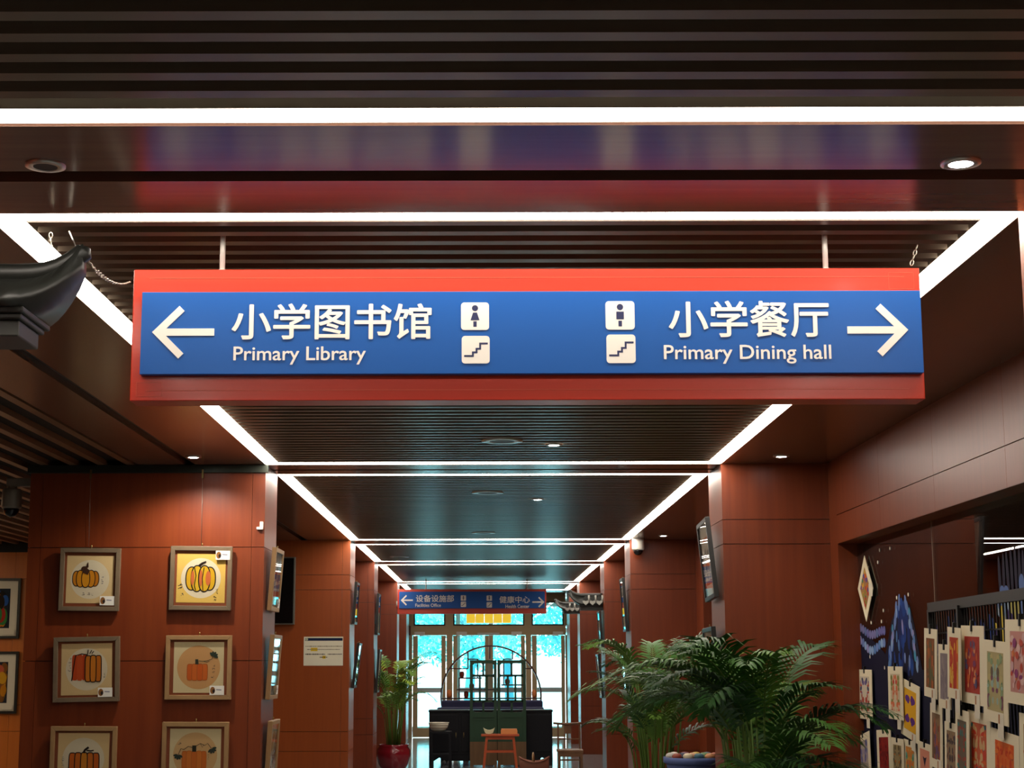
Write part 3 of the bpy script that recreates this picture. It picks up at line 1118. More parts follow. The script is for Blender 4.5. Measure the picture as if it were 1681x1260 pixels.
# ================================================================ notice, screen, cameras, small fittings
def flat_sign():
    p, q = at(497, 1091.5, 18.72), at(562.5, 1044, 18.72)
    t = thing('notice', 'white paper notice with dark header and yellow highlights on the notice column', 'notice', (p[0], 18.728, p[2]))
    m = MB(ink('#efe8cf'))
    w, h = q[0] - p[0], q[2] - p[2]
    m.box(0, w, -.003, 0, 0, h)
    m.build('sheet', t, local=True)
    g = MB(ink('#1f2a48'))
    g.fill([(.03 * w, .86 * h), (.985 * w, .86 * h), (.985 * w, .955 * h), (.03 * w, .955 * h)], ink('#1f2a48'), -.0035)
    g.ell(.07 * w, .91 * h, .018, .014, ink('#b8bfa0'), -.0037)
    g.build('header_band', t, local=True)
    rng = random.Random(4)
    l = MB(ink('#6a6454'))
    for a_, b_, c_, d_ in ((.18, .35, .50, .62), (.48, .56, .24, .34)):
        MB(ink('#e8c22a')).fill([(a_ * w, c_ * h), (b_ * w, c_ * h), (b_ * w, d_ * h), (a_ * w, d_ * h)], ink('#e8c22a'), -.0034).build('highlight', t, local=True)
    for z, x0, x1, wd, c in ((.67, .04, .97, .010, '#8a7c5c'), (.56, .09, .92, .009, '#8a8068'), (.395, .04, .55, .013, '#5f5848'), (.395, .61, .97, .013, '#5f5848'), (.29, .41, .60, .013, '#5f4d1e')):
        x = x0
        while x < x1:
            e = min(x1, x + rng.uniform(.02, .06))
            l.stroke([(x * w, z * h), (e * w, z * h)], wd * rng.uniform(.6, 1), ink(c), -.0038)
            x = e + .008
    l.build('printed_text', t, local=True)


flat_sign()
p, q = at(461, 1024, 18.62), at(484, 913, 18.62)
t = thing('wall_screen', 'tall black screen in a thin pale frame on the notice column', 'screen', (q[0] - .25, 18.7, p[2]))
MB(pmat('grey screen case', '#5c5a52', .4)).box(q[0] - .52, q[0], 18.62, 18.7, p[2], q[2]).build('case', t, bevel=.004)
MB(pmat('black screen', '#0a0a0b', .15)).box(q[0] - .505, q[0] - .015, 18.615, 18.62, p[2] + .015, q[2] - .015).build('display', t)
MB(DARKMETAL).box(q[0] - .35, q[0] - .15, 18.7, 18.73, p[2] + .2, q[2] - .2).build('wall_bracket', t)

GREYP = pmat('grey camera plastic', '#8c8474', .4)
BLKD = pmat('black dome', '#0c0b0b', .08)


def dome_camera(label, x, y, z, s, body, arm):
    """z: bottom of the dome"""
    t = thing('dome_camera', label, 'camera', (x, y, z))
    MB(body).lathe([(.02 * s, z + .20 * s), (.06 * s, z + .2 * s), (.068 * s, z + .185 * s), (.07 * s, z + .075 * s), (.064 * s, z + .062 * s), (.02 * s, z + .06 * s)], x, y, 24).build('housing', t)
    prof = [(.001, z)] + [(.055 * s * math.sin(a), z + .06 * s - .06 * s * math.cos(a)) for a in [R(15 * k) for k in range(1, 7)]]
    MB(BLKD).lathe(prof, x, y, 24).build('dome', t)
    arm(t, body)


def arm_l(t, m):
    z = 2.36 + .36 * 1
    MB(m).tube([(-3.34, 11.55, zc + .195), (-3.34, 11.55, zc + .235)], .035, 12).build('neck', t)
    MB(m).box(-3.375, -3.168, 11.515, 11.585, zc + .215, zc + .275).build('bracket', t, bevel=.006)


pc = at(23, 847, 11.55)
zc = pc[2]
dome_camera('grey dome security camera on a bracket beside the pumpkin column', -3.34, 11.55, zc, 1.0, GREYP, arm_l)
pc2 = at(1047, 912, 18.55)
zc2 = pc2[2]


def arm_r(t, m):
    MB(m).tube([(pc2[0] - .04, 18.55, zc2 + .19), (pc2[0] - .04, 18.55, CEIL)], .008, 8).build('drop_rod', t)
    MB(m).box(pc2[0] - .03, pc2[0] + .03, 18.6, 18.735, zc2 + .09, zc2 + .17).build('bracket', t)


dome_camera('white dome security camera high on the second red column', pc2[0], 18.55, zc2, 1.0, pmat('white camera plastic', '#e6e1d6', .4), arm_r)
p = at(426, 868, yf - .02)
t = thing('wall_clip', 'small white plastic clip on the edge of the pumpkin column', 'clip', (p[0], yf, p[2]))
MB(WHITE).box(p[0] - .022, p[0] + .022, yf - .03, yf - .0005, p[2], p[2] + .018).box(p[0], p[0] + .022, yf - .03, yf - .0005, p[2] + .018, p[2] + .055).build('clip_body', t, bevel=.002)

# ================================================================ GLASS END WALL, daylight outside
BRONZE = pmat('champagne aluminium', '#b89f78', .4, metal=.3)
DOORGLASS = pane_glass('door glass', (.70, .97, 1.0), 0.0, 1.45)
PALEFR = pmat('pale aluminium', '#b8c4c2', .4, metal=.3)
YD = YE


def dz(py):
    return at(800, py, YD)[2]


def dx(px):
    return at(px, 1040, YD)[0]


z_tr0, z_tr1 = dz(1026.5), CEIL - .12
z_h0 = dz(1042)
z_b1 = dz(1194)
frame = MB(BRONZE)
x_l, x_r = XL - .04, XR + .06
frame.box(x_l, x_r, YD, YD + .1, z_h0, z_tr0)
frame.box(x_l, x_r, YD, YD + .1, z_tr1, CEIL + .16)
for a, b in ((668, 678), (730, 743), (860, 872), (925, 934)):
    frame.box(dx(a), dx(b), YD - .02, YD + .12, z_tr0, z_tr1)
for a, b in ((668, 676), (732, 742), (862, 871), (927, 934)):
    frame.box(dx(a), dx(b), YD - .02, YD + .12, 0, z_h0)
frame.box(x_l - .2, dx(668), YD, YD + .1, 0, CEIL)
frame.box(dx(934), x_r + .2, YD, YD + .1, 0, CEIL)
frame.box(-3.4, x_l, YD, YD + .1, 0, CEIL + .16, CHERRY)
struct(frame, 'wall_end')
for i, (a, b) in enumerate(((678, 730), (743, 860), (872, 925))):
    w = MB(pmat('dark gasket', '#3c3a34', .6)).frame(dx(a), dx(b), z_tr0, z_tr1, .03, YD + .03, YD + .07)
    wo = struct(w, 'window_%d' % (10 + i))
    MB(DOORGLASS).box(dx(a) + .02, dx(b) - .02, YD + .045, YD + .055, z_tr0 + .02, z_tr1 - .02).build('pane', wo)


def glazed_door(n, xa, xb, ga, gb, hinge):
    d = MB(BRONZE)
    X0, X1, G0, G1 = dx(xa), dx(xb), dx(ga), dx(gb)
    d.box(X0, G0, YD, YD + .06, .01, z_h0 - .01)
    d.box(G1, X1, YD, YD + .06, .01, z_h0 - .01)
    d.box(G0, G1, YD, YD + .06, .01, z_b1)
    d.box(G0, G1, YD, YD + .06, dz(1043.5), z_h0 - .01)
    do = struct(d, 'door_%d' % n)
    MB(DOORGLASS).box(G0 - .01, G1 + .01, YD + .025, YD + .035, z_b1 - .01, dz(1043.5) + .01).build('pane', do)
    c = MB(pmat('silver closer', '#c9c6bc', .35, metal=.5))
    cx = (dx(hinge))
    c.box(cx - .11, cx + .11, YD - .07, YD, z_h0 + .005, z_h0 + .07)
    c.build('door_closer', do)
    s = 1 if hinge < (xa + xb) / 2 else -1
    MB(ALU).bar((cx, YD - .05, z_h0 - .005), (cx + .22 * s, YD - .04, z_h0 - .02), .03, .012).build('closer_arm', do)
    MB(PALEFR).box(G0, G1, YD - .05, YD - .01, dz(1136), dz(1128)).build('push_bar', do)


glazed_door(2, 677, 731, 685, 723.5, 688)
glazed_door(3, 743, 801.5, 750, 795, 757)
glazed_door(4, 802, 861, 808.5, 854, 847)
glazed_door(5, 872, 926, 880, 920, 915)
struct(MB(WHITE).box(dx(783), dx(819), YD - .06, YD, z_h0 + .005, z_h0 + .05), 'trim_3')
# lobby beyond, with a second row of pale glazed doors
Y2 = YD + 3.2
lob = MB(PALEFR)
for a in (-1.75, -.62, .14, 2.05):
    lob.box(a - .05, a + .05, Y2, Y2 + .1, 0, 2.9)
lob.box(-1.9, 2.2, Y2, Y2 + .1, 2.22, 2.32)
lob.box(-1.9, 2.2, Y2, Y2 + .1, 2.82, 3.0)
lob.box(-1.9, 2.2, Y2, Y2 + .1, 0, .1)
struct(lob, 'window_20')
struct(MB(pmat('pale lobby', '#c8cdc8', .6)).box(-2.6, -1.9, YD + .15, Y2 + .3, 0, 3.0).box(2.2, 2.9, YD + .15, Y2 + .3, 0, 3.0), 'wall_lobby')
struct(MB(pmat('pale lobby', '#c8cdc8', .6)).box(-2.6, 2.9, YD + .15, Y2 + .3, 3.05, 3.1), 'ceiling')
struct(MB(pmat('lobby floor', '#8f979a', .25)).box(-2.6, 2.9, YD + .1, Y2 + .3, -.1, -.0), 'floor')
p, q = at(764.5, 1022, YD + 1.4), at(838.5, 1001, YD + 1.4)
t = thing('amber_lamp', 'long amber lamp box glowing behind the glass over the far doors', 'lamp', ((p[0] + q[0]) / 2, YD + 1.5, p[2]))
amb = pmat('amber lit panel', '#f08a10', .5, emit=((1.0, .34, .02), 1.5))
wv = q[0] - p[0]
for k in range(5):
    MB(amb).box(p[0] + wv * k / 5 + .004, p[0] + wv * (k + 1) / 5 - .004, YD + 1.4, YD + 1.6, p[2], q[2]).build('lamp_panel', t, bevel=.01)
MB(ALU).box(p[0] - .01, q[0] + .01, YD + 1.42, YD + 1.58, q[2], q[2] + .03).build('lamp_cap', t)
MB(ALU).tube([((p[0] + q[0]) / 2, YD + 1.5, q[2] + .02), ((p[0] + q[0]) / 2, YD + 1.5, 3.06)], .012).build('drop_rod', t)
# outside ground and trees
struct(MB(pmat('pale paving', '#cfd6d6', .8)).box(-40, 40, Y2 + .3, 120, -.12, -.02), 'ground')
BARK = pmat('grey bark', '#4f8f96', .9)
LEAVES = [pmat('leaf light', '#58c8c8', .8), pmat('leaf mid', '#3aa9b0', .8), pmat('leaf pale', '#9adfdc', .8)]


def tree(label, x, y, h, r, seed, group='trees outside the glass doors'):
    rng = random.Random(seed)
    t = thing('tree', label, 'tree', (x, y, -.02), 0, group)
    tr = MB(BARK)
    top = (x + rng.uniform(-.4, .4), y, h * .75)
    mid = (x + rng.uniform(-.15, .15), y, h * .35)
    tr.tube([(x, y, -.02), mid, top], [.17, .12, .04], 8)
    for k in range(7):
        a = rng.uniform(0, 6.28)
        z = h * rng.uniform(.25, .55)
        tr.tube([(x, y, z), (x + math.cos(a) * r * .5, y + math.sin(a) * r * .5, z + r * .35), (x + math.cos(a) * r * .9, y + math.sin(a) * r * .9, z + r * .7)], [.07, .05, .02], 6)
    tr.build('trunk', t)
    m = MB(*LEAVES)
    for k in range(4200):
        a, b = rng.uniform(0, 6.28), math.acos(rng.uniform(-1, 1))
        q_ = r * rng.uniform(.35, 1) ** .5
        c = Vector((x + q_ * math.sin(b) * math.cos(a), y + q_ * math.sin(b) * math.sin(a), h * .62 + q_ * .95 * math.cos(b)))
        u = Vector((rng.uniform(-1, 1), rng.uniform(-1, 1), rng.uniform(-1, 1))).normalized()
        v = u.orthogonal().normalized()
        s = rng.uniform(.06, .14)
        m.add([c - u * s, c + v * s * .5, c + u * s, c - v * s * .5], [(0, 1, 2, 3)], LEAVES[rng.randrange(3)])
    m.build('foliage', t)


tree('bushy tree outside seen through the middle glass doors', -.5, 50, 5.2, 2.1, 1)
tree('tree outside seen through the glass door nearest the palm pot', -3.2, 55.5, 5.6, 2.4, 2)
tree('forked tree outside seen through the door beyond the chair', 3.0, 54, 5.6, 2.1, 3)
tree('tree standing further back between the middle and the forked tree', .9, 60, 6.8, 2.9, 4)
tree('tree standing furthest back outside the doors', -3.6, 67, 7.4, 3.4, 5)


# ================================================================ FURNITURE DOWN THE CORRIDOR
GREEN = pmat('dark green paint', '#123820', .5)
WORN = wood('bare worn timber', '#5c4226', '#6e5030', (20, 20, 1.5), .6)


def leaf_door(label, px0, px1, Y, rows):
    p, q = at(px0, 1257, Y), at(px1, 1083, Y)
    x0, x1, z1 = p[0], q[0], q[2]
    zt = lambda py: at(800, py, Y)[2]
    t = thing('door_leaf', label, 'door leaf', ((x0 + x1) / 2, Y, 0), 0, 'green lattice door leaves')
    m = MB(GREEN)
    st = .045
    zsplit = .37
    m.box(x0, x0 + st, Y, Y + .05, zsplit, z1)
    m.box(x1 - st, x1, Y, Y + .05, zsplit, z1)
    m.box(x0 + st, x1 - st, Y, Y + .05, z1 - .05, z1)
    zl = zt(1168.5)
    m.box(x0 + st, x1 - st, Y, Y + .05, zl - .08, zl)
    m.box(x0 + st, x1 - st, Y + .012, Y + .04, zsplit, zl - .08)
    m.frame(x0 + .06, x1 - .06, zsplit + .05, zl - .11, .012, Y + .006, Y + .02)
    m.build('frame', t)
    l = MB(GREEN)
    zs = [z1 - .05, zt(1108.5), zt(1150.5), zl]
    ps = MB(pane_glass('old window glass', (.80, .86, .9), .06, 1.5))
    for (za, zb), n in zip(zip(zs, zs[1:]), (2, 3, 2)):
        w = (x1 - x0 - 2 * st)
        if zb > zl + .001:
            l.box(x0 + st, x1 - st, Y + .01, Y + .04, zb - .016, zb + .016)
        for k in range(1, n):
            xx = x0 + st + w * k / n
            l.box(xx - .016, xx + .016, Y + .01, Y + .04, zb, za)
        for k in range(n):      # softened pane corners
            xa, xb = x0 + st + w * k / n, x0 + st + w * (k + 1) / n
            c = .028
            for sx, sz, ex, ez in ((xa, zb, 1, 1), (xb, zb, -1, 1), (xa, za, 1, -1), (xb, za, -1, -1)):
                tri = [(sx, sz), (sx + c * ex, sz), (sx, sz + c * ez)]
                l.prism(tri if ex * ez > 0 else tri[::-1], Y + .01, Y + .04)
    ps.box(x0 + st, x1 - st, Y + .024, Y + .027, zl, z1 - .05)
    l.build('lattice', t)
    ps.build('glass_pane', t)
    b = MB(WORN)
    b.box(x0, x0 + st, Y, Y + .05, 0, zsplit)
    b.box(x1 - st, x1, Y, Y + .05, 0, zsplit)
    b.box(x0 + st, x1 - st, Y + .012, Y + .04, .02, zsplit)
    b.build('worn_base', t)


leaf_door('green lattice door leaf with brown worn base, nearer the white bowl', 770, 814.3, 25.6, 0)
leaf_door('green lattice door leaf with brown worn base, nearer the chair', 815.5, 862, 25.6, 0)
NAVY = pmat('black-navy lacquer', '#0a0b12', .45, spec=.25)
NAVYF = pmat('navy upholstery', '#2b2c4e', .85)


def cabinet():
    Y = 25.85
    zt = at(800, 1165, Y)[2]
    xa, xb = at(703, 1200, Y)[0], at(905.5, 1200, Y)[0]
    t = thing('cabinet', 'long black-navy cabinet on legs behind the green lattice doors', 'cabinet', ((xa + xb) / 2, Y + .25, 0))
    zb = .16
    MB(NAVY).box(xa, xb, Y, Y + .5, zb, zt - .03).build('carcass', t, bevel=.006)
    MB(NAVY).box(xa - .01, xb + .01, Y - .012, Y + .51, zt - .03, zt).build('top', t, bevel=.006)
    w = (xb - xa) / 4
    for k in range(4):
        d_ = MB(NAVY).box(xa + w * k + .02, xa + w * (k + 1) - .02, Y - .015, Y + .001, zb + .05, zt - .07).build('door', t, bevel=.004)
        xx = xa + w * (k + 1) - .06 if k % 2 == 0 else xa + w * k + .06
        MB(BRASS).tube([(xx, Y - .03, .42), (xx, Y - .03, .50)], .006, 6).build('handle', d_)
    for x in (xa + .03, xb - .03):
        for y in (Y + .03, Y + .47):
            MB(NAVY).box(x - .03, x + .03, y - .03, y + .03, 0, zb).build('leg', t)
    ap = [(xa + .06, zb), (xa + .06, zb - .10), (xa + .16, zb - .04), (xa + .26, zb - .09), (xb - .26, zb - .09), (xb - .16, zb - .04), (xb - .06, zb - .10), (xb - .06, zb)]
    MB(NAVY).prism(ap, Y + .005, Y + .03).build('apron', t)


cabinet()


def sofa(label, Y, pxa, pxb, pyt, roll):
    xa, xb, zt = at(pxa, 1160, Y)[0], at(pxb, 1160, Y)[0], at(800, pyt, Y)[2]
    t = thing('sofa', label, 'sofa', ((xa + xb) / 2, Y + .4, 0), 0)
    MB(NAVYF).box(xa, xb, Y, Y + .2, .1, zt).build('back', t, bevel=.03)
    n = 2
    w = (xb - xa) / n
    for k in range(n):
        MB(NAVYF).box(xa + w * k + .01, xa + w * (k + 1) - .01, Y + .2, Y + .85, .25, .45).build('seat_cushion', t, bevel=.04)
    for x in (xa, xb - .16):
        MB(NAVYF).box(x, x + .16, Y + .2, Y + .9, .1, min(zt - .1, .62)).build('arm', t, bevel=.03)
    for x in (xa + .08, xb - .08):
        for y in (Y + .06, Y + .8):
            MB(DARKMETAL).tube([(x, y, 0), (x, y, .11)], .02, 8).build('leg', t)


sofa('navy sofa seen from behind just past the black-navy cabinet', 26.9, 716, 892, 1160.5, 0)
sofa('second navy sofa further back in front of the round shelf', 28.2, 723, 890, 1149, 0)

# round curio shelf
def round_shelf():
    Y, cx, cy, r = 29.6, 805, 1143, 83.5
    c = at(cx, cy, Y)
    rad = at(cx + r, cy, Y)[0] - c[0]
    wd = wood('dark rosewood', '#3f1f18', '#4d271d', (6, 6, 6), .35)
    t = thing('round_shelf', 'moon-shaped openwork display shelf in front of the glass doors', 'shelf', (c[0], Y + .12, 0))
    m = MB(wd)
    N = 56
    pts = []
    for k in range(N + 1):
        a = 2 * math.pi * k / N
        pts.append((c[0] + rad * math.cos(a), c[2] + rad * math.sin(a)))
    for k in range(N):
        (x0, z0), (x1, z1) = pts[k], pts[k + 1]
        f = (rad - .028) / rad
        i0 = (c[0] + (x0 - c[0]) * f, c[2] + (z0 - c[2]) * f)
        i1 = (c[0] + (x1 - c[0]) * f, c[2] + (z1 - c[2]) * f)
        m.prism([(x0, z0), (x1, z1), i1, i0], Y, Y + .24)
    m.build('ring', t)
    X = lambda px: at(px, cy, Y)[0]
    Z = lambda py: at(cx, py, Y)[2]
    h = .011
    for a, b, py in ((738, 767, 1097), (766, 783, 1081.5), (825, 841, 1081.5), (858, 873, 1097), (752, 790, 1112.5), (748, 816, 1131.5), (822, 862, 1124), (724, 887, 1146), (730, 880, 1178)):
        MB(wd).box(X(a), X(b), Y + .005, Y + .235, Z(py) - h, Z(py) + h).build('shelf_board', t)
    for px, a, b in ((767, 1069, 1097), (840.5, 1069, 1082), (752.5, 1112, 1146), (783, 1081, 1112), (826, 1081, 1124), (803, 1060, 1081), (816, 1112, 1146)):
        MB(wd).box(X(px) - h, X(px) + h, Y + .005, Y + .235, Z(b), Z(a)).build('upright', t)
    for s in (-1, 1):
        MB(wd).box(c[0] + s * .45 - .05, c[0] + s * .45 + .05, Y - .05, Y + .3, 0, c[2] - rad * .84).build('foot', t)
    red, org = pmat('red clay', '#9a3a24', .5), pmat('orange clay', '#d8824a', .5)
    items = [(757, 1112.5, 8, 10, 'square dark red clay box on the stepped shelf', red), (736, 1146, 9, 13, 'orange striped jar at the low end of the round shelf', org),
             (876, 1146, 8, 13, 'orange striped jar at the chair end of the round shelf', org), (764, 1146, 8, 11, 'red clay jar on the lowest board below the dark red shelf', red),
             (773, 1131.5, 8, 9, 'small red clay pot behind the lattice', red), (832, 1124, 8, 9, 'small red clay pot behind the second lattice leaf', red)]
    for px, py, w, hh, lab, mt in items:
        x, z = X(px), Z(py) + h
        k = rad / r
        o = thing('clay_jar', lab, 'jar', (x, Y + .12, z), 0, 'clay pieces on the round shelf')
        rr, H_ = w * k / 2, hh * k
        MB(mt).lathe([(rr * .7, z), (rr, z + H_ * .3), (rr, z + H_ * .75), (rr * .75, z + H_ * .88)], x, Y + .12, 16).build('body', o)
        MB(mt).lathe([(rr * .8, z + H_ * .88), (rr * .8, z + H_ * .93), (rr * .2, z + H_)], x, Y + .12, 16).build('lid', o)


round_shelf()

# stool with two ceramic pieces
REDWOOD = wood('orange-red stained timber', '#a6431c', '#b95222', (6, 6, 6), .4)
Y = 24.8
zt = at(800, 1205, Y)[2]
xa, xb = at(788.5, 1205, Y)[0], at(851, 1205, Y)[0]
t = thing('bench_stool', 'orange-red wooden stool with splayed legs before the green doors', 'stool', ((xa + xb) / 2, Y + .13, 0))
MB(REDWOOD).box(xa, xb, Y, Y + .28, zt - .03, zt).build('seat', t, bevel=.006)
MB(REDWOOD).box(xa + .07, xb - .07, Y + .03, Y + .25, zt - .075, zt - .03).build('apron', t)
for s, x in ((-1, xa + .085), (1, xb - .085)):
    for y in (Y + .04, Y + .24):
        MB(REDWOOD).bar((x, y, zt - .04), (x + s * .05, y, 0), .035, up=(0, 1, 0)).build('leg', t)
zz = at(800, 1233.5, Y)[2]
MB(REDWOOD).box(xa + .05, xb - .05, Y + .03, Y + .055, zz - .014, zz + .014).build('stretcher', t)
MB(REDWOOD).box(xa + .05, xb - .05, Y + .225, Y + .25, zz - .014, zz + .014).build('stretcher', t)
# crescent-shaped pale pillow bowl
p, q = at(792, 1205, Y + .1), at(811, 1194, Y + .1)
w, h = q[0] - p[0], q[2] - zt
m = MB(pmat('celadon glaze', '#cfcaa2', .35))
top = [(p[0] + w * u, zt + h * (.62 + 1.5 * (u - .5) ** 2)) for u in [k / 8 for k in range(9)]]
bot = [(p[0] + w * (.5 + .38 * math.cos(a)), zt + h * .42 * (1 - math.sin(a))) for a in [math.pi * k / 8 for k in range(9)]]
m.prism([(x, z) for x, z in bot[::-1]] + top[::-1], Y + .06, Y + .22)
tag(m.build('crescent_bowl', bevel=.004), 'pale crescent-shaped ceramic bowl on the orange-red stool', 'bowl')
p, q = at(821, 1205, Y + .1), at(848, 1196, Y + .1)
t = thing('clay_box', 'flat orange clay box on the orange-red stool', 'box', ((p[0] + q[0]) / 2, Y + .13, zt))
oc = pmat('pale orange clay', '#d48a4e', .6)
MB(oc).box(p[0], q[0], Y + .06, Y + .22, zt, zt + (q[2] - zt) * .72).build('body', t, bevel=.004)
MB(oc).box(p[0] + .006, q[0] - .006, Y + .065, Y + .215, zt + (q[2] - zt) * .72, q[2]).build('lid', t, bevel=.004)

# chair
def yoke_chair():
    Y = 22.0
    CW = wood('brown elm', '#5f3d24', '#74502f', (8, 8, 8), .45)
    X = lambda px: at(px, 1200, Y)[0]
    Z = lambda py: at(930, py, Y)[2]
    xa, xb = X(915), X(955)
    zs, zc_ = Z(1231), Z(1189)
    t = thing('yoke_back_chair', 'brown wooden armless chair with overhanging top rail by the far column', 'chair', ((xa + xb) / 2, Y + .2, 0))
    MB(CW).box(xa - .01, xb + .01, Y, Y + .38, zs - .035, zs).build('seat', t, bevel=.005)
    for x in (xa + .015, xb - .015):
        MB(CW).bar((x, Y + .36, 0), (x, Y + .38, zc_), .026, up=(0, 1, 0)).build('rear_leg', t)
        MB(CW).bar((x, Y + .02, 0), (x, Y + .02, zs - .03), .032, up=(0, 1, 0)).build('front_leg', t)
    m = MB(CW)
    m.tube([(X(909), Y + .39, zc_ + .005), (X(915), Y + .38, zc_), (X(932), Y + .37, zc_ - .008), (X(951), Y + .38, zc_), (X(957.5), Y + .39, zc_ + .005)], [.014, .016, .017, .016, .014], 8)
    m.build('crest_rail', t)
    MB(CW).box(X(927), X(939), Y + .37, Y + .385, Z(1206), zc_).build('splat', t)
    MB(CW).box(X(926.5), X(928.5), Y + .37, Y + .385, zs, Z(1206)).build('slim_upright', t)
    MB(CW).box(xa, xb, Y + .37, Y + .385, Z(1216), Z(1214)).build('back_rail', t)
    MB(CW).box(xa, xb, Y + .005, Y + .03, Z(1242), Z(1234)).build('apron', t)
    MB(CW).box(xa, xb, Y + .01, Y + .03, Z(1248.5), Z(1246)).build('stretcher', t)
    for x in (xa + .015, xb - .015):
        MB(CW).box(x - .01, x + .01, Y + .03, Y + .36, .12, .14).build('stretcher', t)


yoke_chair()

# basket
Y = 23.6
bm = pmat('red-brown basket weave', '#7a4632', .7)
X = lambda px: at(px, 1240, Y)[0]
Z = lambda py: at(870, py, Y)[2]
t = thing('boat_basket', 'red-brown boat-shaped basket with upright handle on the floor', 'basket', (X(875), Y, 0))
m = MB(bm)
N = 14
L = [k / N for k in range(N + 1)]
vs, fs = [], []
for u in L:
    x = X(851) + (X(900) - X(851)) * u
    e = (2 * u - 1)
    hw = .13 * (1 - e * e) ** .5 + .008
    zt_ = Z(1250) + (Z(1242) - Z(1250)) * e * e
    for y, z in ((-hw, zt_), (-hw * .75, zt_ * .45), (-hw * .4, .0 + .05 * e * e), (hw * .4, .0 + .05 * e * e), (hw * .75, zt_ * .45), (hw, zt_)):
        vs.append((x, Y + y, max(0, z)))
for k in range(N):
    for j in range(5):
        a = k * 6 + j
        fs.append((a, a + 1, a + 7, a + 6))
m.add(vs, fs, smooth=True)
o = m.build('bowl', t)
so = o.modifiers.new('thick', 'SOLIDIFY')
so.thickness = .012
rim = MB(bm)
for s in (-1, 1):
    pts = []
    for u in L:
        e = (2 * u - 1)
        pts.append((X(851) + (X(900) - X(851)) * u, Y + s * (.13 * (1 - e * e) ** .5 + .008), Z(1250) + (Z(1242) - Z(1250)) * e * e))
    rim.tube(pts, .011, 8)
rim.build('rim', t)
m = MB(wood('pale handle wood', '#8a6a44', '#9a784e', (8, 8, 8), .5))
m.tube([(X(873), Y - .10, Z(1250)), (X(873), Y - .06, Z(1240)), (X(874), Y, Z(1235.5)), (X(875), Y + .06, Z(1240)), (X(875.5), Y + .10, Z(1250))], .013, 8)
m.build('handle', t)

# wash stand with the white bowl
Y = 25.0
X = lambda px: at(px, 1240, Y)[0]
zb = at(720, 1199.5, Y + .15)[2]
xa, xb = X(704), X(740)
t = thing('wash_stand', 'dark wooden stand under the white bowl', 'stand', ((xa + xb) / 2, Y + .17, 0))
MB(NAVY).box(xa, xb, Y, Y + .34, zb - .03, zb).build('top', t, bevel=.004)
for x in (xa + .025, xb - .025):
    for y in (Y + .03, Y + .31):
        MB(NAVY).box(x - .018, x + .018, y - .018, y + .018, 0, zb - .03).build('leg', t)
MB(NAVY).box(xa + .02, xb - .02, Y + .02, Y + .32, .2, .22).build('shelf', t)
bx = (X(700.5) + X(735.5)) / 2
rr = (X(735.5) - X(700.5)) / 2
zt2 = at(718, 1185, Y + .17)[2]
t = thing('bowl', 'wide white enamel bowl with faint pattern on the dark stand', 'bowl', (bx, Y + .17, zb))
hh = zt2 - zb
en = pmat('cream enamel', '#e6e0cc', .3)
MB(en).lathe([(rr * .55, zb), (rr * .75, zb + hh * .25), (rr * .9, zb + hh * .6), (rr * .95, zb + hh * .93), (rr * .9, zb + hh * .93), (rr * .82, zb + hh * .6), (rr * .5, zb + hh * .12), (0.0, zb + hh * .1)], bx, Y + .17, 32).build('body', t)
MB(en).lathe([(rr * .93, zb + hh * .9), (rr, zb + hh * .93), (rr, zb + hh), (rr * .91, zb + hh), (rr * .91, zb + hh * .9)], bx, Y + .17, 32).build('rim', t)
bn = MB(pmat('brown enamel line', '#7a5a3c', .4))
bn.lathe([(rr * .84, zb + hh * .36), (rr * .865, zb + hh * .41)], bx, Y + .17, 32)
bn.lathe([(rr * .945, zb + hh * .68), (rr * .95, zb + hh * .73)], bx, Y + .17, 32)
for f in bn.f[:]:
    pass
bn.build('painted_band', t)


# ================================================================ POTTED PALMS
def leafm(n, c):
    return pmat(n, c, .5, spec=.25)


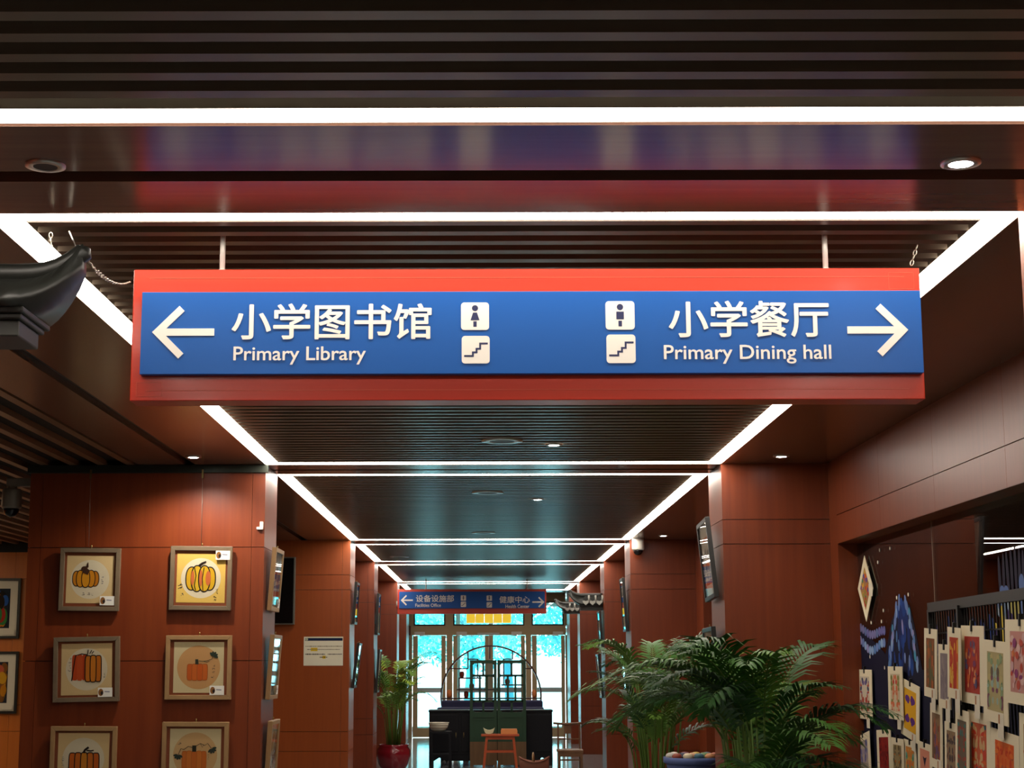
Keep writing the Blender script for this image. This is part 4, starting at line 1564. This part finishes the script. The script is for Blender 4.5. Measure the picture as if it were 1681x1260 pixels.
def palm(name, label, x, y, h_stem, n_fr, fr_len, pot, seed, cols, lift=(.55, 1.25), droop=1.0, z0=.35, spread=.12, az=None, leaflet=.34, npair=22, avoid=None, wk=1.0, elev=(48, 78), high=None):
    """clump of arching fronds in a pot; every frond a part"""
    rng = random.Random(seed)
    t = thing(name, label, 'plant', (x, y, 0), 0)
    pot(t)
    MB(pmat('potting soil', '#2a1c14', .9)).lathe([(0.0, z0 - .02), (spread * 1.6, z0 - .02)], x, y, 20).build('soil', t)
    for k in range(n_fr):
        a = 2 * math.pi * k * .381966 + rng.uniform(-.3, .3)
        for _ in range(40):
            reach = Vector((x + math.cos(a) * (fr_len * .85 + spread), y + math.sin(a) * (fr_len * .85 + spread), 0))
            if avoid is None or not avoid(reach.x, reach.y):
                break
            a = rng.uniform(0, 6.283)
        d0 = Vector((math.cos(a), math.sin(a), 0))
        base = Vector((x, y, z0 - .02)) + d0 * rng.uniform(.2, 1) * spread
        L = fr_len * rng.uniform(.75, 1.1)
        hs = h_stem * rng.uniform(.35, 1.0)
        if high and high(a):
            hs = h_stem * rng.uniform(.8, 1.0)
        el = R(rng.uniform(*elev))
        stem_top = base + Vector((d0.x * hs * .12, d0.y * hs * .12, hs))
        mat = cols[rng.randrange(len(cols))]
        stemm = leafm('palm stem', '#56702c')
        m = MB(mat, stemm)
        m.tube([base, base.lerp(stem_top, .5) + Vector((0, 0, 0)), stem_top], [.011 * wk, .009 * wk, .006 * wk], 5, stemm)
        # the rachis curve
        N = 12
        P = [stem_top]
        e = el
        ds = L / N
        bend = R(rng.uniform(70, 115)) * droop / N
        for j in range(N):
            P.append(P[-1] + (d0 * math.cos(e) + Vector((0, 0, 1)) * math.sin(e)) * ds)
            e -= bend
        m.tube(P, [.006 - .0045 * j / N for j in range(N + 1)], 4, stemm)
        side = Vector((-d0.y, d0.x, 0))
        np_ = npair
        for j in range(np_):
            u = .08 + .92 * j / (np_ - 1)
            i = min(N - 1, int(u * N))
            c = P[i].lerp(P[i + 1], u * N - i)
            tg = (P[i + 1] - P[i]).normalized()
            nrm = side.cross(tg).normalized()
            ll = L * leaflet * (math.sin(math.pi * (.12 + .80 * u)) ** .8) * rng.uniform(.85, 1.1)
            wd = (.009 + .006 * rng.random()) * wk
            for s in (-1, 1):
                dirn = (tg * (.62 + .55 * u) + side * s * (1.0 - .35 * u) + nrm * .28 * (-1 if nrm.z < 0 else 1)).normalized()
                d2 = (dirn + Vector((0, 0, -.35 * rng.uniform(.5, 1.4)))).normalized()
                d3 = (d2 + Vector((0, 0, -.5 * rng.uniform(.4, 1.4)))).normalized()
                p0, p1 = c, c + dirn * ll * .35
                p2 = p1 + d2 * ll * .35
                p3 = p2 + d3 * ll * .3
                wv_ = dirn.cross(nrm).normalized()
                q = [p0 - wv_ * wd * .3, p0 + wv_ * wd * .3, p1 - wv_ * wd, p1 + wv_ * wd, p2 - wv_ * wd * .8, p2 + wv_ * wd * .8, p3]
                m.add(q, [(0, 1, 3, 2), (2, 3, 5, 4), (4, 5, 6)], mat, True)
        m.build('frond', t)
    return t


GRN = [leafm('palm green', '#3d6a26'), leafm('palm mid green', '#47752b'), leafm('palm olive', '#5d8030'), leafm('palm dark', '#2c5422')]
GRN2 = [leafm('palm yellow green', '#6f8f2c'), leafm('palm mid green', '#47752b'), leafm('palm lime', '#86a034'), leafm('palm olive', '#5d8030')]
POTRED = pmat('oxblood glaze', '#7a1420', .12, coat=.3)
POTDK = pmat('dark ceramic', '#2b2622', .25)


def pot_round(x, y, r, h, mat):
    def f(t):
        MB(mat).lathe([(r * .55, 0), (r * .6, .01), (r * .85, h * .3), (r, h * .62), (r * .98, h * .8), (r * .84, h * .93), (r * .9, h), (r * .78, h), (r * .76, h * .9), (r * .7, h * .85)], x, y, 36).build('pot', t)
    return f


palm('potted_palm', 'leafy green palm in a glossy dark red pot by the far corridor column', -1.33, 24.3, 1.12, 30, .60, pot_round(-1.33, 24.3, .25, .40, POTRED), 5, GRN2, z0=.38,
     spread=.11, npair=18, wk=.75, avoid=lambda x, y: y < 23.75 and x < -1.45, elev=(55, 82))
palm('potted_palm', 'tall palm further back on the palm side, before the column with the camera', 1.44, 14.2, 1.22, 36, .62, pot_round(1.44, 14.2, .24, .42, POTDK), 8, GRN, z0=.38, spread=.14,
     leaflet=.32, avoid=lambda x, y: x > 2.3, elev=(52, 84), wk=.9)
palm('potted_palm', 'large spreading dark green palm close to the rack of hanging paintings', 1.62, 9.9, .95, 42, .88, pot_round(1.62, 9.9, .26, .42, POTDK), 12, GRN, z0=.38, spread=.13,
     leaflet=.34, npair=26, avoid=lambda x, y: x > 2.36 or y > 11.1, wk=.85, high=lambda a: math.cos(a) < -.35)

# blue drum table of painted stones
Y = 12.75
zt = at(1135, 1247, Y)[2]
xc = at(1134, 1247, Y)[0]
BLUEC = pmat('slate blue cloth', '#4a5a8a', .7)
rt = .215
t = thing('drum_table', 'slate blue round tray table under the palms, heaped with painted stones', 'table', (xc, Y, 0))
MB(BLUEC).lathe([(rt * .8, 0), (rt * .8, .02), (rt * .86, zt - .06), (rt * .9, zt - .03)], xc, Y, 36).build('drum', t)
MB(BLUEC).lathe([(rt * .9, zt - .03), (rt, zt - .02), (rt, zt + .02), (rt * .93, zt + .02), (rt * .93, zt), (0.0, zt)], xc, Y, 36).build('tray', t)
rng = random.Random(3)
SC_ = [('#8a3f2c', 'brick red'), ('#d8c9a8', 'cream'), ('#3f6a7a', 'teal'), ('#c98a5a', 'tan'), ('#b8b4ac', 'pale grey'), ('#3a3f55', 'dark blue'), ('#d3a07a', 'peach'), ('#6a8a5a', 'sage green'),
       ('#a8563a', 'rust'), ('#e0d8c8', 'ivory'), ('#7a4a5a', 'plum'), ('#c9b45a', 'mustard'), ('#55616a', 'slate')]
WHERE = ['on the rim side', 'in the middle of the tray', 'at the back of the tray']
k = 0
for row in range(3):
    for j in range(4 + (row == 1)):
        c, nm = SC_[k % len(SC_)]
        k += 1
        x = xc + (-.125 + .083 * j + (.0 if row != 1 else -.035))
        y = Y - .12 + row * .095
        rx = .036 + .006 * rng.random()
        z = zt + .028
        m = MB(pmat('stone ' + c, c, .5))
        prof = [(.001, z - .026)] + [(rx * math.sin(a) ** .8, z - .026 * math.cos(a)) for a in [R(20 * i) for i in range(1, 9)]] + [(.001, z + .026)]
        m.lathe(prof, x, y, 14, None, 1, .8)
        m.ell(0, 0, .001, .001, ink('#e8e2d4'), 0) if False else None
        tag(m.build('painted_stone'), '%s painted stone %s of the blue table' % (nm, WHERE[row].replace(' of the tray', '')), 'stone', 'painted stones on the blue table')

# ================================================================ MURAL ON THE GLASS
def glass_pt(px, py, X=2.526):
    p = atx(px, py, X)
    return p[1], p[2]


def mural():
    """brush dabs on the corridor face of the glass (plane x = 2.527)"""
    m = MB()
    rng = random.Random(9)
    lay = [0]

    def dab(y, z, ry, rz, c, rot=0):
        lay[0] += 1
        X = 2.5285 - .000012 * lay[0]
        n = 12
        ca, sa = math.cos(rot), math.sin(rot)
        vs = []
        for k in range(n):
            a = 2 * math.pi * k / n
            u, v = ry * math.cos(a), rz * math.sin(a)
            vs.append((X, y + u * ca - v * sa, z + u * sa + v * ca))
        m.add(vs, [tuple(range(n))], ink(c))

    def wash(pts, c):
        lay[0] += 1
        X = 2.5285 - .000012 * lay[0]
        m.add([(X, *glass_pt(*p)) for p in pts], [tuple(range(len(pts)))], ink(c))
    # dark ground washes
    wash([(1403, 1045), (1412, 1035), (1440, 1060), (1452, 1075), (1462, 1020), (1478, 985), (1492, 995), (1502, 1040), (1512, 1100), (1540, 1110), (1681, 1120), (1681, 1260), (1403, 1260)], '#14142c')
    BL = ['#182c66', '#1c3a7c', '#141f4e', '#20458c']
    LT = ['#6a7fb4', '#86a0c4', '#5478ac', '#8f89b8', '#4a92b4']
    # tall leaning arch of dabs
    for k in range(30):
        u = rng.random()
        cx = 1478 + rng.uniform(-1, 1) * (4 + 20 * u)
        cy = 985 + 125 * u
        y, z = glass_pt(cx, cy)
        dab(y, z, rng.uniform(.02, .045), rng.uniform(.04, .08), rng.choice(BL), rng.uniform(-.3, .3))
    for k in range(13):
        u = k / 12
        for cx, sgn in ((1474 - 16 * u ** .7, 1), (1484 + 20 * u ** .7, -1)):
            y, z = glass_pt(cx + rng.uniform(-2, 2), 990 + 105 * u)
            dab(y, z, .024, rng.uniform(.03, .055), rng.choice(LT), .25 * sgn)
    for k in range(12):
        y, z = glass_pt(1478 + rng.uniform(-8, 14), 1030 + rng.uniform(0, 75))
        dab(y, z, .02, rng.uniform(.03, .05), rng.choice(LT + BL), rng.uniform(-.2, .2))
    # rolling wave bands by the jamb
    for row, (amp, base, cset) in enumerate(((10, 1030, ['#66639a', '#726e9a', '#5d6b97']), (16, 1050, LT))):
        for k in range(12):
            u = k / 11
            px = 1408 + 42 * u
            py = base + amp * (.5 - .5 * math.cos(u * 2 * math.pi)) + 6 * u
            y, z = glass_pt(px, py)
            dab(y, z, .035, .03, rng.choice(cset), rng.uniform(-.5, .5))
    # second painted shape behind the rack: fan of pale ovals over dark fingers
    for k in range(9):
        px, py = 1640 + 6.5 * k, 925 + 4 * abs(k - 4)
        y, z = glass_pt(px, py + 12)
        dab(y, z, .022, .12, '#2a2536', rng.uniform(-.1, .1))
    for k in range(22):
        y, z = glass_pt(1637 + rng.uniform(0, 55), 955 + rng.uniform(0, 60))
        dab(y, z, .04, rng.uniform(.03, .055), rng.choice(['#8fa0ac', '#a8b4b8', '#6a7f9a', '#5a6fa0']), rng.uniform(-.3, .3))
    for k in range(5):
        y, z = glass_pt(1652 + rng.uniform(0, 18), 1000 + rng.uniform(0, 14))
        dab(y, z, .04, .05, '#b0a45a')
    for k in range(60):
        y, z = glass_pt(1525 + rng.uniform(0, 150), 1015 + rng.uniform(0, 120))
        dab(y, z, .03, rng.uniform(.04, .08), rng.choice(BL + ['#c9b03c', '#3c2a5a']), rng.uniform(-.3, .3))
    for px, py in ((1403, 921), (1443, 904), (1460, 901), (1440, 924), (1425, 932), (1471, 982), (1490, 977), (1449, 1003), (1429, 1023), (1446, 1021), (1451, 1097), (1427, 1079)):
        y, z = glass_pt(px, py)
        dab(y, z, .014, .012, '#e0d8c4')
    return tag(m.build('glass_mural'), 'blue and violet brush-dab mural painted on the dark shop-front glass', 'mural')


mural()


# ================================================================ HANGING PAINTINGS
MOUNT = pmat('cream card mount', '#e6d8b8', .7, spec=.2)
CLIPM = DARKMETAL


def hung(label, box, plane, cols, seed, group, style='dabs', lean=0.0, swing=0.0, tagc=True, bgc='#b9a58a', margin=.17, extra=0.0):
    """mounted painting whose top edge hangs at the rack; box in the photo, plane(px,py) -> point on the hanging plane"""
    x0, y0, x1, y1 = box
    a, b = Vector(plane(x0, (y0 + y1) / 2)), Vector(plane(x1, (y0 + y1) / 2))
    w = math.hypot(b.x - a.x, b.y - a.y)
    cx, cy = (a.x + b.x) / 2, (a.y + b.y) / 2
    zt, zb = Vector(plane((x0 + x1) / 2, y0)).z, Vector(plane((x0 + x1) / 2, y1)).z
    h = zt - zb
    rz = math.atan2(b.y - a.y, b.x - a.x)
    t = thing('mounted_painting', label, 'painting', (cx, cy, zt), rz + extra, group, rotx=lean, roty=swing)
    rng = random.Random(seed)
    MB(MOUNT).box(-w / 2, w / 2, -.004, 0, -h, 0).build('mount', t, local=True)
    m = MB(ink(bgc))
    mx, mz = w * margin, h * .14
    X0, X1, Z0, Z1 = -w / 2 + mx, w / 2 - mx, -h + mz, -mz
    m.box(X0, X1, -.0046, -.0035, Z0, Z1, ink(bgc))
    W_, H_ = X1 - X0, Z1 - Z0
    y = -.0048
    if style == 'dabs':
        for k in range(46):
            rx, rz_ = W_ * rng.uniform(.04, .1), H_ * rng.uniform(.03, .09)
            m.ell(rng.uniform(X0 + rx, X1 - rx), rng.uniform(Z0 + rz_, Z1 - rz_), rx, rz_, ink(rng.choice(cols)), y - .00005 * k, 9, rng.uniform(-.12, .12))
    elif style == 'wash':
        n = 7
        for k in range(n):
            xa = X0 + W_ * k / n
            c = cols[k % len(cols)]
            m.fill([(xa, Z0), (xa + W_ / n, Z0), (xa + W_ / n, Z1 - H_ * rng.uniform(0, .3)), (xa, Z1 - H_ * rng.uniform(0, .3))], ink(c), y - .00005 * k)
        for k in range(16):
            rx, rz_ = W_ * rng.uniform(.06, .15), H_ * rng.uniform(.05, .16)
            m.ell(rng.uniform(X0 + rx, X1 - rx), rng.uniform(Z0 + rz_, Z1 - rz_), rx, rz_, ink(rng.choice(cols)), y - .0005 - .00005 * k, 9)
    elif style == 'sym':
        for k in range(24):
            rx, rz_ = W_ * rng.uniform(.05, .12), H_ * rng.uniform(.03, .1)
            u, v = rng.uniform(rx, W_ / 2 - rx * .2), rng.uniform(Z0 + rz_, Z1 - rz_)
            c = ink(rng.choice(cols))
            an = rng.uniform(-.2, .2)
            for s in (-1, 1):
                m.ell((X0 + X1) / 2 + s * min(u, W_ / 2 - rx * 1.05), v, rx, rz_, c, y - .00005 * k, 9, s * an)
    elif style == 'four':
        for sx in (-1, 1):
            for v in (.27, .76):
                cx_, cz_ = (X0 + X1) / 2 + sx * W_ * .22, Z0 + H_ * v
                m.ell(cx_, cz_, W_ * .2, H_ * .09, ink(cols[0]), y, 14)
                for q in range(5):
                    m.ell(cx_ + rng.uniform(-.1, .1) * W_, cz_ + rng.uniform(-.09, .09) * H_, W_ * .09, H_ * .04, ink(cols[0]), y - .00005 * (q + 1), 8)
    elif style == 'heart':
        m.fill([((X0 + X1) / 2 - W_ * .2, Z1 - H_ * .2), ((X0 + X1) / 2, Z1 - H_ * .5), ((X0 + X1) / 2 + W_ * .2, Z1 - H_ * .2), ((X0 + X1) / 2, Z1 - H_ * .24)], ink(cols[0]), y)
        for k in range(10):
            m.ell(rng.uniform(X0 + .1 * W_, X1 - .1 * W_), rng.uniform(Z0 + .05 * H_, Z0 + .4 * H_), W_ * .08, H_ * .05, ink(cols[1]), y - .0001, 8)
    m.build('picture', t, local=True)
    MB(CLIPM).box(-.009, .009, -.010, .006, -.025, .022).build('clip', t, local=True, bevel=.002)
    if tagc:
        c = MB(ink('#ddd2bc'))
        c.box(w * .12, w * .12 + .085, -.0062, -.0052, -h - .055, -h + .045, ink('#ddd2bc'))
        c.fill([(w * .12 + .008, -h + .002), (w * .12 + .03, -h + .002), (w * .12 + .03, -h + .038), (w * .12 + .008, -h + .038)], ink('#b0784a'), -.0064)
        c.build('caption_tag', t, local=True)
    return t


RK0, RK1 = Vector((2.156, 8.0, 0)), Vector((2.056, 6.1, 0))
RD = (RK1 - RK0).normalized()
RN = Vector((-RD.y, RD.x, 0))
if RN.x > 0:
    RN = -RN


def on_rack(px, py, off=.03):
    r = Vector(ray(px, py))
    o = RK0 + RN * off - Vector((0, 0, 0))
    k = (o.x * RN.x + o.y * RN.y) / (r.x * RN.x + r.y * RN.y)
    return (r.x * k, r.y * k, EYE + r.z * k)


# the rack
zr = 1.845
t = thing('display_rack', 'black steel mesh display rack holding the painting cards', 'rack', tuple(RK0.lerp(RK1, .5)))
top = MB(DARKMETAL)
top.bar(RK0 + Vector((0, 0, zr)), RK1 + Vector((0, 0, zr)), .03, .045)
top.build('top_rail', t)
mid_pt = Vector(on_rack(1579, 1010, 0))
for q in (RK0, Vector((mid_pt.x, mid_pt.y, 0)), RK1):
    MB(DARKMETAL).bar((q.x, q.y, 0), (q.x, q.y, zr - .01), .05 if q is not RK0 else .03, .03, up=RD).build('post', t)
    MB(DARKMETAL).bar((q.x - .22, q.y, .02), (q.x + .22, q.y, .02), .04).build('foot', t)
ms = MB(DARKMETAL)
Ltot = (RK1 - RK0).length
n = int(Ltot / .05)
for k in range(n + 1):
    q = RK0 + RD * (Ltot * k / n)
    ms.bar((q.x, q.y, .2), (q.x, q.y, zr - .02), .006)
for z in (.2, .45, .7, .95, 1.2, 1.45, 1.62, 1.72):
    ms.bar((RK0.x, RK0.y, z), (RK1.x, RK1.y, z), .007)
ms.build('wire_mesh', t)
RG = 'mounted paintings on the mesh rack'
RACK = [
    ('narrow brown and orange painting, first on the rack top row', (1520, 1033, 1540.5, 1146), ['#8a4a22', '#a85a24', '#6a4a2a', '#5a5a34'], 'wash', '#7a4a28'),
    ('dull violet-grey painting hung lower between two rack posts', (1543, 1059, 1563, 1164), ['#8a7a7c', '#93827e', '#7f7074'], 'wash', '#877878'),
    ('red and yellow washed painting beside the middle rack post', (1558.5, 1031, 1580, 1148), ['#b8321a', '#c84a1c', '#d9a03a', '#b43a1c'], 'wash', '#b4401e'),
    ('busy dark red painting just past the middle rack post', (1581, 1028, 1618, 1157), ['#a82a24', '#c85a2a', '#7a3a5a', '#d88a5a', '#8a2a2a', '#5a4a6a'], 'dabs', '#a8382a'),
    ('olive painting with green and plum specks on the rack', (1618, 1053, 1658, 1188), ['#5a7a5a', '#7a4a5a', '#b8a870', '#8a9a70', '#6a5a4a', '#9ab0a0'], 'sym', '#b0a070'),
    ('pink and purple painting at the end of the rack top row', (1654, 1018, 1706, 1159), ['#8a3a6a', '#d87a4a', '#c9a0a0', '#b84a3a', '#d8b0a8'], 'dabs', '#c48a80'),
    ('narrow brown painting first on the rack second row', (1529.5, 1158, 1549, 1262), ['#8a6a4a', '#6a4a3a', '#a85a3a', '#6a4a6a'], 'wash', '#8a6a50'),
    ('brown speckled painting second on the rack second row', (1553, 1188, 1575, 1285), ['#6a4a3a', '#9a7a5a', '#4a3a3a', '#8a5a4a'], 'sym', '#8f7558'),
    ('teal-edged red painting beside the post on the second row', (1571.5, 1167, 1593, 1290), ['#2f7a74', '#a8402f', '#4a8a70', '#8a4a3a'], 'sym', '#6a5a4a'),
    ('red painting with teal figures on the second row', (1592, 1171, 1629, 1300), ['#c8402a', '#1f6a70', '#d8602a', '#2a5a6a', '#c8a070'], 'sym', '#c05a3a'),
    ('bright orange painting low on the rack', (1630, 1203, 1676, 1330), ['#d8581f', '#e0702a', '#c8401a', '#b85a3a'], 'sym', '#d8662c'),
    ('cream card cut by the frame edge on the second row', (1677, 1176, 1720, 1300), ['#b8603a', '#8a6a5a', '#c98a5a'], 'dabs', '#b08a68'),
]
for i, (lab, bx_, cols, st, bgc) in enumerate(RACK):
    hung(lab, bx_, lambda a, b, i=i: on_rack(a, b, .03 + .012 * (i % 3)), cols, 40 + i, RG, st, lean=-.035, swing=R(1.5 if i % 2 else 2.5), bgc=bgc)
GG = 'mounted paintings hung on the shop-front glass'


def on_glass(off):
    return lambda px, py: atx(px, py, 2.515 - off)


GLS = [
    ('pale painting with violet and red marks behind the palm tips on the glass', (1409, 1100, 1432, 1181), ['#6a5a8a', '#a8402f', '#3a3f5a', '#c9b8a0'], 'sym', '#cbbda6', 0),
    ('pale painting with pink-red petals on the glass beside the yellow one', (1459, 1095, 1482.5, 1182), ['#c8402f', '#d8704a', '#d89a7a', '#8a8a4a'], 'sym', '#cdbd9e', 0),
    ('tilted yellow painting with four purple blots', (1482, 1121, 1511, 1215), ['#5a2a7a'], 'four', '#d9a01e', R(-7)),
    ('violet-grey painting leaning out lowest beside the palm', (1407, 1206, 1428, 1285), ['#7a7a9a', '#5a5a8a', '#9a8a9a'], 'sym', '#b0a090', R(9)),
    ('dark red painting low on the glass', (1440, 1199, 1463, 1285), ['#8a1f1c', '#a02a20', '#6a1a1c'], 'dabs', '#8f241e', R(3)),
    ('ochre and black painting low on the glass', (1464, 1213, 1484, 1292), ['#b8702a', '#2a2a2a', '#6a5a3a', '#8a7a5a'], 'sym', '#a08a60', 0),
    ('orange painting with a green arrowhead low on the glass', (1485, 1217, 1505, 1294), ['#d8702a', '#3f8a6a', '#5a9a8a', '#c8a04a'], 'sym', '#c8803a', R(-2)),
    ('pink painting with one dark heart shape low on the glass', (1508, 1221, 1531, 1300), ['#3a2a3a', '#d8604a'], 'heart', '#d88a70', R(-3)),
]
for i, (lab, bx_, cols, st, bgc, sw) in enumerate(GLS):
    hung(lab, bx_, on_glass(.0 + .01 * (i % 2)), cols, 70 + i, GG, st, lean=-.02, swing=-sw, bgc=bgc)
# the diamond
c0 = Vector(atx(1420.5, 967, 2.517))
wD = abs(atx(1408, 967, 2.517)[1] - atx(1433, 967, 2.517)[1]) / 2
hD = (atx(1420, 913, 2.517)[2] - atx(1420, 1022, 2.517)[2]) / 2
t = thing('diamond_painting', 'white diamond-shaped card with a multicoloured centre hanging on the glass', 'painting', tuple(c0), R(-90), GG, roty=R(2))
MB(MOUNT).prism([(0, -hD), (wD, 0), (0, hD), (-wD, 0)], -.004, 0).build('mount', t, local=True)
m = MB(ink('#8a6a4a'))
rng = random.Random(77)
m.fill([(0, -hD * .66), (wD * .66, 0), (0, hD * .66), (-wD * .66, 0)], ink('#a87a4a'), -.0045)
cs = ['#b8352a', '#2a4f9a', '#8a8a3a', '#6a4a8a', '#d8a03a', '#3a7a5a', '#c8602a']
for k in range(40):
    v = rng.uniform(-.52, .52)
    u = rng.uniform(-1, 1) * (.54 - abs(v))
    m.ell(u * wD, v * hD, wD * .09, hD * .07, ink(rng.choice(cs)), -.0047 - .00004 * k, 9, rng.uniform(-.5, .5))
m.build('picture', t, local=True)
MB(ink('#ddd2bc')).box(wD * .5, wD * .95, -.006, -.005, -.05, .03).build('caption_tag', t, local=True)
